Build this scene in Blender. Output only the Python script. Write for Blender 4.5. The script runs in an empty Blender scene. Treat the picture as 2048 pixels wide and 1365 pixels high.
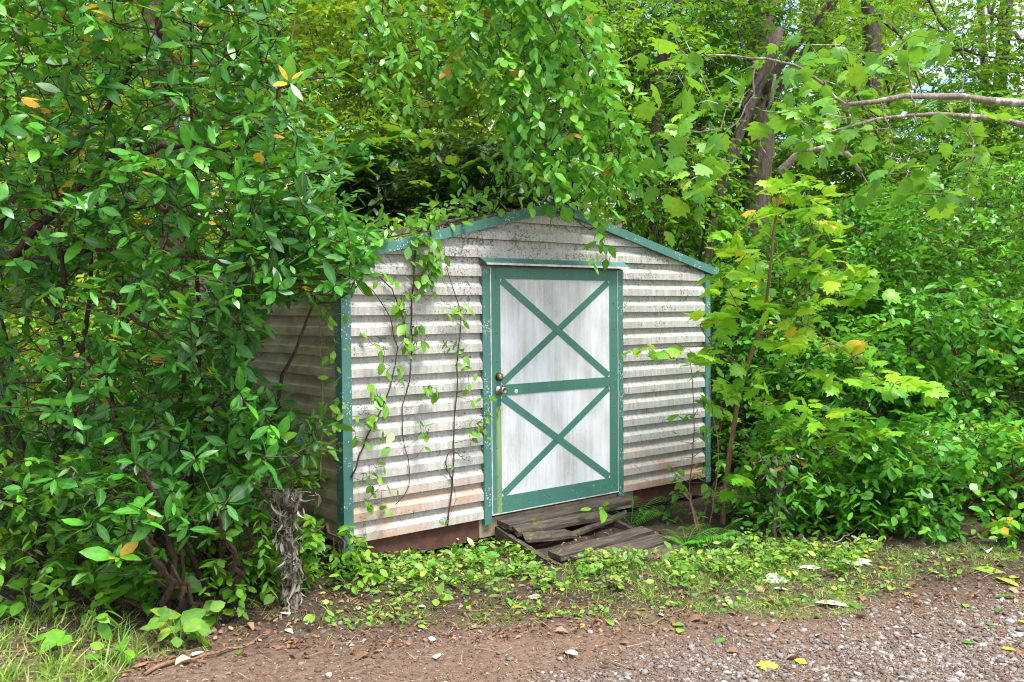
import bpy, math
import numpy as np
from mathutils import Matrix, Vector
rng = np.random.default_rng(11)
scene = bpy.context.scene
COL = scene.collection

# ------------------------------------------------------------------ camera
FPX, PITCH, ROLL, CAMZ = 1796.6, -0.0346, -0.0085, 1.69
CAM = np.array([0, 0, CAMZ])
_f = np.array([0, math.cos(PITCH), math.sin(PITCH)])
_r0 = np.array([1.0, 0, 0]); _u0 = np.cross(_r0, _f)
_r = math.cos(ROLL) * _r0 + math.sin(ROLL) * _u0
_u = -math.sin(ROLL) * _r0 + math.cos(ROLL) * _u0
cam = bpy.data.cameras.new('camera'); camo = bpy.data.objects.new('camera', cam)
COL.objects.link(camo)
camo.matrix_world = Matrix(((_r[0], _u[0], -_f[0], 0), (_r[1], _u[1], -_f[1], 0), (_r[2], _u[2], -_f[2], CAMZ), (0, 0, 0, 1)))
cam.sensor_width = 36; cam.lens = FPX / 2048 * 36; cam.clip_end = 2000; cam.clip_start = 0.05
scene.camera = camo

# ------------------------------------------------------------------ sky and sun
SUN_EL, SUN_AZ = 66, 136          # degrees; azimuth measured clockwise from +Y
world = bpy.data.worlds.new('World'); scene.world = world; world.use_nodes = True
wn = world.node_tree.nodes; wl = world.node_tree.links
for n in list(wn): wn.remove(n)
out = wn.new('ShaderNodeOutputWorld'); bg = wn.new('ShaderNodeBackground')
sky = wn.new('ShaderNodeTexSky'); sky.sky_type = 'NISHITA'; sky.sun_disc = False
sky.sun_elevation = math.radians(SUN_EL); sky.sun_rotation = math.radians(SUN_AZ)
sky.air_density = 1.0; sky.dust_density = 1.5; sky.ozone_density = 1.0
tc = wn.new('ShaderNodeTexCoord'); mp = wn.new('ShaderNodeMapping'); mp.inputs['Scale'].default_value = (1, 1, 2.2)
nz = wn.new('ShaderNodeTexNoise'); nz.inputs['Scale'].default_value = 3.2; nz.inputs['Detail'].default_value = 7
cr = wn.new('ShaderNodeValToRGB'); cr.color_ramp.elements[0].position = 0.44; cr.color_ramp.elements[1].position = 0.62
mx = wn.new('ShaderNodeMix'); mx.data_type = 'RGBA'
mx.inputs[7].default_value = (8.0, 8.1, 8.3, 1)
wl.new(tc.outputs['Generated'], mp.inputs['Vector']); wl.new(mp.outputs[0], nz.inputs['Vector'])
wl.new(nz.outputs['Fac'], cr.inputs['Fac']); wl.new(cr.outputs['Color'], mx.inputs[0])
wl.new(sky.outputs[0], mx.inputs[6]); wl.new(mx.outputs[2], bg.inputs['Color'])
bg.inputs['Strength'].default_value = 0.14
wl.new(bg.outputs[0], out.inputs['Surface'])
sl = bpy.data.lights.new('sun', 'SUN'); sl.energy = 3.5; sl.angle = math.radians(20); sl.color = (1, 0.97, 0.92)
so = bpy.data.objects.new('sun', sl); COL.objects.link(so)
az, el = math.radians(SUN_AZ), math.radians(SUN_EL)
sdir = Vector((math.sin(az) * math.cos(el), math.cos(az) * math.cos(el), math.sin(el)))
so.rotation_euler = sdir.to_track_quat('Z', 'Y').to_euler(); so.location = (0, 0, 20)
scene.view_settings.view_transform = 'Standard'; scene.view_settings.look = 'None'
scene.view_settings.exposure = 1.08; scene.view_settings.gamma = 1
scene.cycles.max_bounces = 7; scene.cycles.diffuse_bounces = 3; scene.cycles.transmission_bounces = 4; scene.cycles.glossy_bounces = 2
scene.cycles.use_denoising = True; scene.cycles.filter_width = 1.1

# ------------------------------------------------------------------ pixel <-> world
def ray(px, py):
    px = np.asarray(px, float)[..., None]; py = np.asarray(py, float)[..., None]
    return _f + _r * (px - 1024) / FPX - _u * (py - 682.5) / FPX
def at(px, py, Y):                     # point on the view ray at world depth Y
    d = ray(px, py); return CAM + d * (np.asarray(Y, float)[..., None] / d[..., 1:2])
def to_px(P):
    q = P - CAM; d = q @ _f
    return 1024 + FPX * (q @ _r) / d, 682.5 - FPX * (q @ _u) / d
def on_ground(px, py, z=0.0):
    d = ray(px, py); return CAM + d * ((z - CAMZ) / d[..., 2:3])
def inpoly(x, y, poly):
    x = np.asarray(x); y = np.asarray(y); r = np.zeros(x.shape, bool); j = len(poly) - 1
    for i in range(len(poly)):
        xi, yi = poly[i]; xj, yj = poly[j]
        if yi != yj:
            r ^= ((yi > y) != (yj > y)) & (x < (xj - xi) * (y - yi) / (yj - yi) + xi)
        j = i
    return r
def nrm(v): return v / (np.linalg.norm(v, axis=-1, keepdims=True) + 1e-9)
def rnd(a, b, n=None): return rng.uniform(a, b, n)

# smooth value noise for terrain and scatter
_vn = rng.random((64, 64))
def vnoise(x, y):
    x = np.asarray(x, float); y = np.asarray(y, float)
    xi = np.floor(x).astype(int); yi = np.floor(y).astype(int); fx = x - xi; fy = y - yi
    fx = fx * fx * (3 - 2 * fx); fy = fy * fy * (3 - 2 * fy)
    g = lambda a, b: _vn[a % 64, b % 64]
    return (g(xi, yi) * (1 - fx) + g(xi + 1, yi) * fx) * (1 - fy) + (g(xi, yi + 1) * (1 - fx) + g(xi + 1, yi + 1) * fx) * fy
def gz(x, y):                          # terrain height
    x = np.asarray(x, float); y = np.asarray(y, float)
    base = 0.05 * np.clip(y - 9.5, 0, 60) + 0.10 * np.clip(y - 16, 0, 60)
    base = base + 0.09 * np.clip(x - 2.2, 0, 3) * np.clip((y - 6.6) / 1.5, 0, 1)
    n = (vnoise(x * 1.1 + 9, y * 1.1) - .5) * .05 + (vnoise(x * 4 + 3, y * 4) - .5) * .022 + (vnoise(x * 13, y * 13) - .5) * .012
    return base + n * np.clip(1.0, 0, 1)

# ------------------------------------------------------------------ object helpers
def props(o, label=None, cat=None, group=None, kind=None):
    if label: o['label'] = label
    if cat: o['category'] = cat
    if group: o['group'] = group
    if kind: o['kind'] = kind
    return o
def thing(name, label, cat, loc, group=None, rz=0):
    o = bpy.data.objects.new(name, None); COL.objects.link(o); o.empty_display_size = .1
    o.location = tuple(float(v) for v in loc); o.rotation_euler = (0, 0, rz)
    return props(o, label, cat, group)
def mesh_obj(name, V, F, mat, parent=None, smooth=False, attrs=None):
    me = bpy.data.meshes.new(name)
    if isinstance(F, np.ndarray):      # all faces alike
        V = np.asarray(V, np.float32); k = F.shape[1]
        me.vertices.add(len(V)); me.vertices.foreach_set('co', V.ravel())
        me.loops.add(F.size); me.loops.foreach_set('vertex_index', F.ravel().astype(np.int32))
        me.polygons.add(len(F)); me.polygons.foreach_set('loop_start', np.arange(0, F.size, k, dtype=np.int32))
        me.update(calc_edges=True)
    else:
        me.from_pydata([tuple(map(float, v)) for v in V], [], [tuple(map(int, f)) for f in F]); me.update()
    for an, av in (attrs or {}).items():
        a = me.attributes.new(an, 'FLOAT', 'POINT'); a.data.foreach_set('value', np.asarray(av, np.float32))
    if smooth: me.polygons.foreach_set('use_smooth', np.ones(len(me.polygons), bool))
    if mat: me.materials.append(mat)
    o = bpy.data.objects.new(name, me); COL.objects.link(o)
    if parent is not None: o.parent = parent
    return o

# ------------------------------------------------------------------ materials
def new_mat(name):
    m = bpy.data.materials.new(name); m.use_nodes = True
    nt = m.node_tree; b = nt.nodes['Principled BSDF']
    return m, nt, b
def node(nt, kind, **kw):
    n = nt.nodes.new(kind)
    for k, v in kw.items():
        if k in n.inputs: n.inputs[k].default_value = v
        else: setattr(n, k, v)
    return n
def ramp(nt, stops, fac, interp='LINEAR'):
    n = nt.nodes.new('ShaderNodeValToRGB'); e = n.color_ramp.elements; n.color_ramp.interpolation = interp
    while len(e) < len(stops): e.new(0.5)
    for el_, (p, c) in zip(e, stops): el_.position = p; el_.color = (*c, 1) if len(c) == 3 else c
    nt.links.new(fac, n.inputs['Fac']); return n.outputs['Color']
def mixc(nt, fac, a, b, blend='MIX'):
    n = nt.nodes.new('ShaderNodeMix'); n.data_type = 'RGBA'; n.blend_type = blend
    for i, v in ((0, fac), (6, a), (7, b)):
        if hasattr(v, 'default_value') or hasattr(v, 'is_linked'): nt.links.new(v, n.inputs[i])
        else: n.inputs[i].default_value = v if i == 0 else ((*v, 1) if len(v) == 3 else v)
    return n.outputs[2]
def math_(nt, op, a, b=0.5):
    n = nt.nodes.new('ShaderNodeMath'); n.operation = op
    for i, v in ((0, a), (1, b)):
        if hasattr(v, 'is_linked'): nt.links.new(v, n.inputs[i])
        else: n.inputs[i].default_value = v
    return n.outputs[0]
def noise(nt, vec, scale, detail=4, rough=.55, out='Fac'):
    n = nt.nodes.new('ShaderNodeTexNoise'); n.inputs['Scale'].default_value = scale
    n.inputs['Detail'].default_value = detail; n.inputs['Roughness'].default_value = rough
    if vec is not None: nt.links.new(vec, n.inputs['Vector'])
    return n.outputs[out]
def objco(nt, scale=None):
    t = nt.nodes.new('ShaderNodeTexCoord').outputs['Object']
    if scale:
        m = nt.nodes.new('ShaderNodeMapping'); m.inputs['Scale'].default_value = scale
        nt.links.new(t, m.inputs['Vector']); t = m.outputs[0]
    return t
def bump(nt, b, h, strength=.3, dist=.01):
    n = nt.nodes.new('ShaderNodeBump'); n.inputs['Strength'].default_value = strength; n.inputs['Distance'].default_value = dist
    nt.links.new(h, n.inputs['Height']); nt.links.new(n.outputs[0], b.inputs['Normal'])

def leaf_mat(name, stops, rough=.4, transl=.32, tcol=(0.30, 0.55, 0.03), rib=(0.25, 0.36, 0.12), spec=.5, ribmix=.5):
    m, nt, b = new_mat(name)
    a = nt.nodes.new('ShaderNodeAttribute'); a.attribute_name = 'tint'
    col = ramp(nt, stops, a.outputs['Fac'])
    rb = nt.nodes.new('ShaderNodeAttribute'); rb.attribute_name = 'rib'
    f = math_(nt, 'POWER', rb.outputs['Fac'], 9.0); f = math_(nt, 'MULTIPLY', f, ribmix)
    geo = nt.nodes.new('ShaderNodeNewGeometry')
    blot = noise(nt, geo.outputs['Position'], 38, 3)
    c2 = mixc(nt, blot, (0.5, 0.5, 0.5), (1.5, 1.5, 1.5))
    col = mixc(nt, 1.0, col, c2, 'MULTIPLY')
    spt = ramp(nt, [(.70, (0, 0, 0)), (.74, (1, 1, 1))], noise(nt, geo.outputs['Position'], 95, 2))
    col = mixc(nt, math_(nt, 'MULTIPLY', spt, .55), col, (.11, .075, .02))
    col2 = mixc(nt, f, col, rib)
    nt.links.new(col2, b.inputs['Base Color'])
    b.inputs['Roughness'].default_value = rough; b.inputs['Specular IOR Level'].default_value = spec
    tr = nt.nodes.new('ShaderNodeBsdfTranslucent')
    tcn = mixc(nt, .55, col, tcol); nt.links.new(tcn, tr.inputs['Color'])
    ms = nt.nodes.new('ShaderNodeMixShader'); ms.inputs[0].default_value = transl
    o = nt.nodes['Material Output']
    nt.links.new(b.outputs[0], ms.inputs[1]); nt.links.new(tr.outputs[0], ms.inputs[2]); nt.links.new(ms.outputs[0], o.inputs['Surface'])
    return m
M = {}
M['rhodo'] = leaf_mat('rhododendron_leaf', [(0, (.016, .09, .012)), (.4, (.04, .22, .018)), (.8, (.10, .42, .025)), (.985, (.19, .48, .03)), (1, (.7, .38, .02))], .36, .24, spec=.5)
M['dogwood'] = leaf_mat('dogwood_leaf', [(0, (.05, .23, .02)), (.5, (.12, .40, .03)), (.9, (.26, .54, .06)), (.975, (.32, .44, .06)), (.985, (.5, .27, .2)), (1, (.55, .25, .05))], .34, .32, spec=.5)
M['lobed'] = leaf_mat('lobed_leaf', [(0, (.085, .27, .03)), (.45, (.16, .40, .04)), (.8, (.30, .54, .035)), (.96, (.36, .52, .05)), (1, (.7, .5, .05))], .38, .36, spec=.42)
M['sapling'] = leaf_mat('sapling_leaf', [(0, (.12, .38, .02)), (.45, (.26, .58, .03)), (.8, (.48, .72, .04)), (.97, (.44, .56, .04)), (1, (.75, .5, .05))], .38, .40, spec=.45)
M['bush'] = leaf_mat('bush_leaf', [(0, (.03, .17, .014)), (.5, (.08, .34, .02)), (.9, (.22, .54, .03)), (.985, (.3, .45, .06)), (1, (.75, .35, .03))], .38, .30, spec=.42)
M['forest'] = leaf_mat('forest_leaf', [(0, (.022, .12, .014)), (.5, (.055, .25, .02)), (.85, (.15, .40, .025)), (1, (.30, .50, .03))], .5, .34, tcol=(.42, .62, .03), spec=.2, ribmix=0)
M['far'] = leaf_mat('far_leaf', [(0, (.09, .24, .03)), (.5, (.17, .35, .035)), (1, (.36, .47, .035))], .55, .46, tcol=(.5, .62, .03), spec=.18, ribmix=0)
M['thicket'] = leaf_mat('shade_dark_thicket_leaf', [(0, (.010, .03, .008)), (.6, (.018, .055, .012)), (1, (.05, .13, .02))], .45, .12, spec=.5)  # shade inside the thicket is put into these very dark leaf colours
M['vine'] = leaf_mat('vine_leaf', [(0, (.075, .25, .02)), (.5, (.16, .42, .025)), (.95, (.34, .56, .03)), (1, (.5, .3, .06))], .4, .4)
M['cover'] = leaf_mat('ground_leaf', [(0, (.06, .18, .03)), (.5, (.14, .33, .035)), (.85, (.32, .46, .05)), (1, (.58, .52, .10))], .5, .34)
M['grass'] = leaf_mat('grass_blade', [(0, (.10, .25, .03)), (.6, (.22, .42, .04)), (1, (.5, .48, .16))], .5, .3, ribmix=0)
M['dry'] = leaf_mat('dry_leaf', [(0, (.10, .05, .03)), (.4, (.24, .125, .075)), (.75, (.40, .26, .16)), (1, (.62, .52, .38))], .7, .12, tcol=(.5, .25, .08), rib=(.3, .2, .12), spec=.25)
M['withered'] = leaf_mat('withered_leaf', [(0, (.10, .07, .05)), (.5, (.30, .25, .20)), (1, (.62, .58, .52))], .7, .12, tcol=(.4, .3, .2), rib=(.3, .25, .2), spec=.25)
M['palefall'] = leaf_mat('pale_fallen_leaf', [(0, (.42, .50, .36)), (.5, (.62, .68, .58)), (1, (.80, .82, .76))], .55, .12, tcol=(.6, .7, .4), rib=(.7, .72, .5), spec=.35)
M['yellow'] = leaf_mat('yellow_fallen_leaf', [(0, (.70, .34, .02)), (1, (.72, .62, .08))], .5, .3, tcol=(.8, .5, .05), rib=(.7, .5, .1))

def bark_mat(name, c1, c2, sc=30, pale=None):
    m, nt, b = new_mat(name); v = objco(nt, (1, 1, .22))
    n1 = noise(nt, v, sc, 6, .65); c = ramp(nt, [(.35, c1), (.68, c2)], n1)
    if pale:
        n2 = noise(nt, objco(nt), 9, 5, .6); f = ramp(nt, [(.52, (0, 0, 0)), (.62, (1, 1, 1))], n2); c = mixc(nt, f, c, pale)
    nt.links.new(c, b.inputs['Base Color']); b.inputs['Roughness'].default_value = .85
    bump(nt, b, n1, .8, .02); return m
M['bark'] = bark_mat('grey_brown_bark', (.06, .042, .032), (.24, .17, .125), 26)
M['bark_dark'] = bark_mat('dark_bark', (.025, .018, .014), (.10, .07, .05), 30)
M['bark_red'] = bark_mat('reddish_bark', (.035, .017, .012), (.12, .06, .04), 60)
M['bark_pale'] = bark_mat('pale_lichen_bark', (.12, .09, .07), (.30, .25, .20), 40, (.50, .49, .43))
M['twig'] = bark_mat('twig', (.05, .028, .016), (.20, .12, .06), 60)
M['stem_tan'] = bark_mat('tan_stem', (.14, .07, .04), (.34, .2, .12), 50)
M['stem_green'] = bark_mat('green_stem', (.09, .13, .03), (.2, .26, .06), 50)

# ------------------------------------------------------------------ leaf shapes (x across, y along, z normal)
def tmpl_oval(w=.36, fold=.10, droop=.16, wide=.5):
    L = [(0, 0, 0, 1)]
    for t in (.18, wide, .8):
        hw = w * .5 * {0.18: .62, .8: .62}.get(t, 1.0)
        z = -droop * t * t
        L += [(-hw, t, z + fold * hw * 2 * .5, 0), (0, t, z, 1), (hw, t, z + fold * hw * 2 * .5, 0)]
    L += [(0, 1, -droop, 1)]
    T = [(0, 2, 1), (0, 3, 2)]
    for a in (1, 4):
        T += [(a, a + 1, a + 4), (a, a + 4, a + 3), (a + 1, a + 2, a + 5), (a + 1, a + 5, a + 4)]
    T += [(7, 8, 10), (8, 9, 10)]
    A = np.array(L); return A[:, :3], np.array(T), A[:, 3]
def tmpl_simple(w=.5, fold=.14, droop=.12):
    V = np.array([(0, 0, 0), (-w / 2, .45, fold * w), (w / 2, .45, fold * w), (0, 1, -droop)], float)
    return V, np.array([(0, 3, 1), (0, 2, 3)]), np.array([1, 0, 0, 1.])
def tmpl_lobed(pts, fold=.06, droop=.22):
    half = pts; out_ = [(0, 0)] + [(x, y) for x, y in half] + [(0, 1.0)] + [(-x, y) for x, y in half[::-1]]
    V = [(0, .36, .05, 1)]
    for x, y in out_:
        V.append((x, y, fold * abs(x) - droop * (y - .3) ** 2 - .25 * x * x, 1 if x == 0 else 0))
    n = len(out_); T = [(0, 1 + i, 1 + (i + 1) % n) for i in range(n)]
    A = np.array(V); T = np.array(T)[:, ::-1]; return A[:, :3], T, A[:, 3]
TM = {
    'oval': tmpl_oval(.40), 'ovate': tmpl_oval(.58, .12, .14, .42), 'broad': tmpl_oval(.78, .10, .18, .42),
    'simple': tmpl_simple(.52), 'simplew': tmpl_simple(.8, .1, .15), 'narrow': tmpl_simple(.3),
    'maple': tmpl_lobed([(.20, .02), (.36, .06), (.52, .30), (.36, .36), (.58, .62), (.44, .60), (.30, .62), (.26, .82), (.14, .78)]),
    'tulip': tmpl_lobed([(.22, .0), (.40, .10), (.46, .34), (.34, .42), (.52, .70), (.50, .78), (.26, .86), (.18, .93)]),
    'curl': tmpl_oval(.55, .9, .55, .5),
    'shrivel': tmpl_oval(.26, 1.4, .5, .5),
    'grass': (np.array([(-.03, 0, 0), (.03, 0, 0), (-.026, .5, -.06), (.026, .5, -.06), (0, 1, -.38)], float), np.array([(0, 1, 3), (0, 3, 2), (2, 3, 4)]), np.zeros(5)),
}
PROTO = {}
def proto_mesh(tm, bucket, mat):
    k = (tm, bucket, mat)
    if k not in PROTO:
        V, T, R = TM[tm]; me = bpy.data.meshes.new('leaf')
        me.from_pydata([tuple(map(float, v)) for v in V], [], [tuple(map(int, t)) for t in T]); me.update()
        a = me.attributes.new('tint', 'FLOAT', 'POINT'); a.data.foreach_set('value', np.full(len(V), bucket / 9.0 if bucket < 9 else 1.0, np.float32))
        a = me.attributes.new('rib', 'FLOAT', 'POINT'); a.data.foreach_set('value', R.astype(np.float32))
        me.polygons.foreach_set('use_smooth', np.ones(len(T), bool)); me.materials.append(M[mat]); PROTO[k] = me
    return PROTO[k]
class Leaves:
    def __init__(s): s.P, s.T, s.N, s.S, s.C = [], [], [], [], []
    def add(s, P, T, N, S, C=None):
        P = P.reshape(-1, 3); n = len(P)
        s.P.append(P); s.T.append(nrm(T.reshape(-1, 3))); s.N.append(N.reshape(-1, 3))
        s.S.append(np.broadcast_to(np.asarray(S, float).reshape(-1) if np.ndim(S) else np.full(n, S), (n,)))
        s.C.append(rng.random(n) if C is None else np.broadcast_to(np.asarray(C, float).reshape(-1), (n,)))
    def arrays(s):
        P, T, N, S, C = (np.concatenate(a) for a in (s.P, s.T, s.N, s.S, s.C))
        B = nrm(np.cross(T, N)); N = np.cross(B, T); return P, T, N, B, S, C
    def build(s, parent, base, mat, tm, nobj=0, name='foliage', cull=True, leafname='leaf'):
        P, T, N, B, S, C = s.arrays(); base = np.asarray(base, float)
        if mat != 'grass': B = B * rnd(.72, 1.22, (len(P), 1)); N = N * rnd(-.35, 1.9, (len(P), 1)); S = S * rnd(.72, 1.12, len(P))
        if cull:
            x, y = to_px(P); d = (P - CAM) @ _f
            k = (d > .5) & (x > -420) & (x < 2470) & (y > -420) & (y < 1800)
            P, T, N, B, S, C = (a[k] for a in (P, T, N, B, S, C))
        if nobj:
            x, y = to_px(P); d = np.linalg.norm(P - CAM, axis=1)
            vis = (x > 0) & (x < 2048) & (y > 0) & (y < 1365)
            face = .35 + np.abs(np.einsum('ij,ij->i', nrm(N), nrm(CAM - P)))
            sc = S / d ** 2.2 * face * vis; top = np.argsort(-sc)[:nobj]; top = top[vis[top]]
            for i in top:
                o = bpy.data.objects.new(leafname, proto_mesh(tm, int(min(9, C[i] * 9.05)), mat)); COL.objects.link(o); o.parent = parent
                q = (P[i] - base); s_ = float(S[i]); b, t, n = B[i] * s_, T[i] * s_, N[i] * s_
                o.matrix_basis = Matrix(((b[0], t[0], n[0], q[0]), (b[1], t[1], n[1], q[1]), (b[2], t[2], n[2], q[2]), (0, 0, 0, 1)))
            k = np.ones(len(P), bool); k[top] = False
            P, T, N, B, S, C = (a[k] for a in (P, T, N, B, S, C))
        if len(P) == 0: return None
        V0, F0, R0 = TM[tm]; n = len(P); nv = len(V0)
        V = P[:, None] - base + S[:, None, None] * (V0[None, :, 0:1] * B[:, None] + V0[None, :, 1:2] * T[:, None] + V0[None, :, 2:3] * N[:, None])
        F = (F0[None] + (np.arange(n) * nv)[:, None, None]).reshape(-1, 3)
        o = mesh_obj(name, V.reshape(-1, 3), F, M[mat], parent, True, {'tint': np.repeat(C, nv), 'rib': np.tile(R0, n)})
        if n > 1: o['kind'] = 'stuff'
        return o
def perp(v):
    a = np.where(np.abs(v[..., 2:3]) < .9, np.array([0, 0, 1.0]), np.array([1.0, 0, 0])); return nrm(np.cross(v, a))
def jit(v, a): return nrm(v + rng.normal(0, a, v.shape))
UP = np.array([0, 0, 1.0])
def rosettes(L, C, A, k=8, size=(.09, .15), open_=(.9, 1.6), tint=None):
    n = len(C); A = nrm(A); e1 = perp(A); e2 = np.cross(A, e1)
    j = np.arange(k)[None]; th = j * 2.4 + rnd(0, 6.28, (n, 1)) + rng.normal(0, .25, (n, k))
    el_ = rnd(open_[0], open_[1], (n, k))
    rad = np.cos(th)[..., None] * e1[:, None] + np.sin(th)[..., None] * e2[:, None]
    t = np.cos(el_)[..., None] * A[:, None] + np.sin(el_)[..., None] * rad
    t = nrm(t + np.array([0, 0, -.12]) + rng.normal(0, .2, t.shape))
    nn = nrm(A[:, None] - .35 * rad + rng.normal(0, .3, t.shape))
    P = C[:, None] + A[:, None] * rnd(-.03, .01, (n, k, 1)) + t * .012
    s = rnd(size[0], size[1], (n, 1)) * rnd(.5, 1.15, (n, k)) * np.where(rng.random((n, k)) < .22, .02, 1)
    tt = None if tint is None else np.clip(tint[:, None] + rng.normal(0, .12, (n, k)), 0, 1)
    L.add(P, t, nn, s.ravel(), None if tt is None else tt.ravel())
def sprays(L, C, D, k=7, length=.35, size=(.08, .13), flat=.25, droop=.25, tint=None, spread=.9):
    n = len(C); D = nrm(D); side = nrm(np.cross(D, UP) + 1e-4); ln = np.broadcast_to(np.asarray(length, float), (n,)).reshape(n, 1)
    s_ = ((np.arange(k) + .4) / k)[None] + rng.normal(0, .04, (n, k)); sg = np.where(np.arange(k) % 2 == 0, 1., -1.)[None]
    P = C[:, None] + D[:, None] * (s_ * ln)[..., None] - UP * (droop * (s_ ** 2) * ln)[..., None]
    t = nrm(D[:, None] * .6 + side[:, None] * (sg * spread)[..., None] - UP * droop * 1.2 + rng.normal(0, flat, (n, k, 3)))
    nn = nrm(UP + rng.normal(0, flat, (n, k, 3)) - .25 * D[:, None])
    s = rnd(size[0], size[1], (n, k))
    tt = None if tint is None else np.clip(np.asarray(tint).reshape(-1, 1) + rng.normal(0, .13, (n, k)), 0, 1)
    L.add(P, t, nn, s.ravel(), None if tt is None else tt.ravel())
    return C + D * ln - UP * droop * ln

# ------------------------------------------------------------------ tubes
def tube(path, rad, sides=6, knob=0):
    path = np.asarray(path, float); n = len(path); rad = np.broadcast_to(np.asarray(rad, float), (n,))
    tg = nrm(np.gradient(path, axis=0)); e1 = perp(tg[:1])[0]; V = []
    for i in range(n):
        e1 = e1 - tg[i] * (e1 @ tg[i]); e1 /= np.linalg.norm(e1) + 1e-9; e2 = np.cross(tg[i], e1)
        a = np.arange(sides) * 2 * math.pi / sides; rr = rad[i] * (1 + (rng.normal(0, knob, sides) if knob else 0))
        V.append(path[i] + np.outer(np.cos(a) * rr, e1) + np.outer(np.sin(a) * rr, e2))
    V = np.concatenate(V); F = []
    for i in range(n - 1):
        for j in range(sides):
            a, b = i * sides + j, i * sides + (j + 1) % sides; F += [(a, b, b + sides), (a, b + sides, a + sides)]
    V = np.vstack([V, path[0], path[-1]]); a, b = len(V) - 2, len(V) - 1
    for j in range(sides):
        F += [(a, (j + 1) % sides, j), (b, (n - 1) * sides + j, (n - 1) * sides + (j + 1) % sides)]
    return V, np.array(F)
def smooth_path(pts, n=12, wob=0.0):
    p = np.asarray(pts, float); d = np.r_[0, np.cumsum(np.linalg.norm(np.diff(p, axis=0), axis=1))]
    t = np.linspace(0, d[-1], n); q = np.stack([np.interp(t, d, p[:, i]) for i in range(3)], 1)
    for _ in range(2): q[1:-1] = .25 * q[:-2] + .5 * q[1:-1] + .25 * q[2:]
    if wob: q[1:-1] += rng.normal(0, wob, (n - 2, 3))
    return q
class Tubes:
    def __init__(s): s.V, s.F, s.n, s.nodes = [], [], 0, []
    def add(s, path, rad, sides=5, knob=0):
        V, F = tube(path, rad, sides, knob); s.V.append(V); s.F.append(F + s.n); s.n += len(V); s.nodes.append(np.asarray(path))
    def twigs(s, tips, r0=.004, r1=.002, sag=.0, maxd=None):   # connect each tip to the nearest lower skeleton node
        nodes = np.concatenate(s.nodes); extra = []
        order = np.argsort(np.min(np.linalg.norm(tips[:, None] - nodes[None, ::max(1, len(nodes) // 120)], axis=2), axis=1))
        buf = np.empty((len(nodes) + 2 * len(tips), 3)); buf[:len(nodes)] = nodes; m = len(nodes); A, B, C = [], [], []
        for i in order:
            t = tips[i]; dv = buf[:m] - t; c = np.einsum('ij,ij->i', dv, dv) + np.clip(dv[:, 2], 0, None) * .6; j = int(np.argmin(c)); p = buf[j]
            mid = .5 * (p + t) + rng.normal(0, .025, 3) - np.array([0, 0, sag]) * np.linalg.norm(t - p)
            A.append(p); B.append(mid); C.append(t); buf[m] = mid; buf[m + 1] = t * .9 + mid * .1; m += 2
        A, B, C = map(np.array, (A, B, C)); n = len(A)
        d = nrm(C - A); e1 = perp(d); e2 = np.cross(d, e1); a = np.arange(3) * 2.094
        circ = np.cos(a)[None, :, None] * e1[:, None] + np.sin(a)[None, :, None] * e2[:, None]
        V = np.concatenate([A[:, None] + circ * r0, B[:, None] + circ * (r0 + r1) * .5, C[:, None] + circ * r1], 1)
        f = []
        for r_ in (0, 3):
            for j in range(3): k = (j + 1) % 3; f += [(r_ + j, r_ + k, r_ + 3 + k), (r_ + j, r_ + 3 + k, r_ + 3 + j)]
        F = (np.array(f)[None] + (np.arange(n) * 9)[:, None, None]).reshape(-1, 3)
        s.V.append(V.reshape(-1, 3)); s.F.append(F + s.n); s.n += n * 9
    def build(s, name, mat, parent, base):
        return mesh_obj(name, np.concatenate(s.V) - np.asarray(base), np.concatenate(s.F), M[mat], parent, True)
def one_tube(name, path, rad, mat, parent, base, sides=8, knob=0):
    V, F = tube(path, rad, sides, knob); return mesh_obj(name, V - np.asarray(base, float), F, M[mat], parent, True)
def sample_poly(poly, n, y0, y1, bias=1.0, dens=None):
    xs = [p[0] for p in poly]; ys = [p[1] for p in poly]; out_ = []
    while len(out_) < n:
        x = rnd(min(xs), max(xs), n); y = rnd(min(ys), max(ys), n); k = inpoly(x, y, poly)
        if dens is not None: k &= rng.random(n) < dens(x, y)
        out_ += list(np.stack([x[k], y[k]], 1))
    a = np.array(out_[:n]); Y = y0 + (y1 - y0) * rng.random(n) ** bias
    return at(a[:, 0], a[:, 1], Y), a

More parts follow.
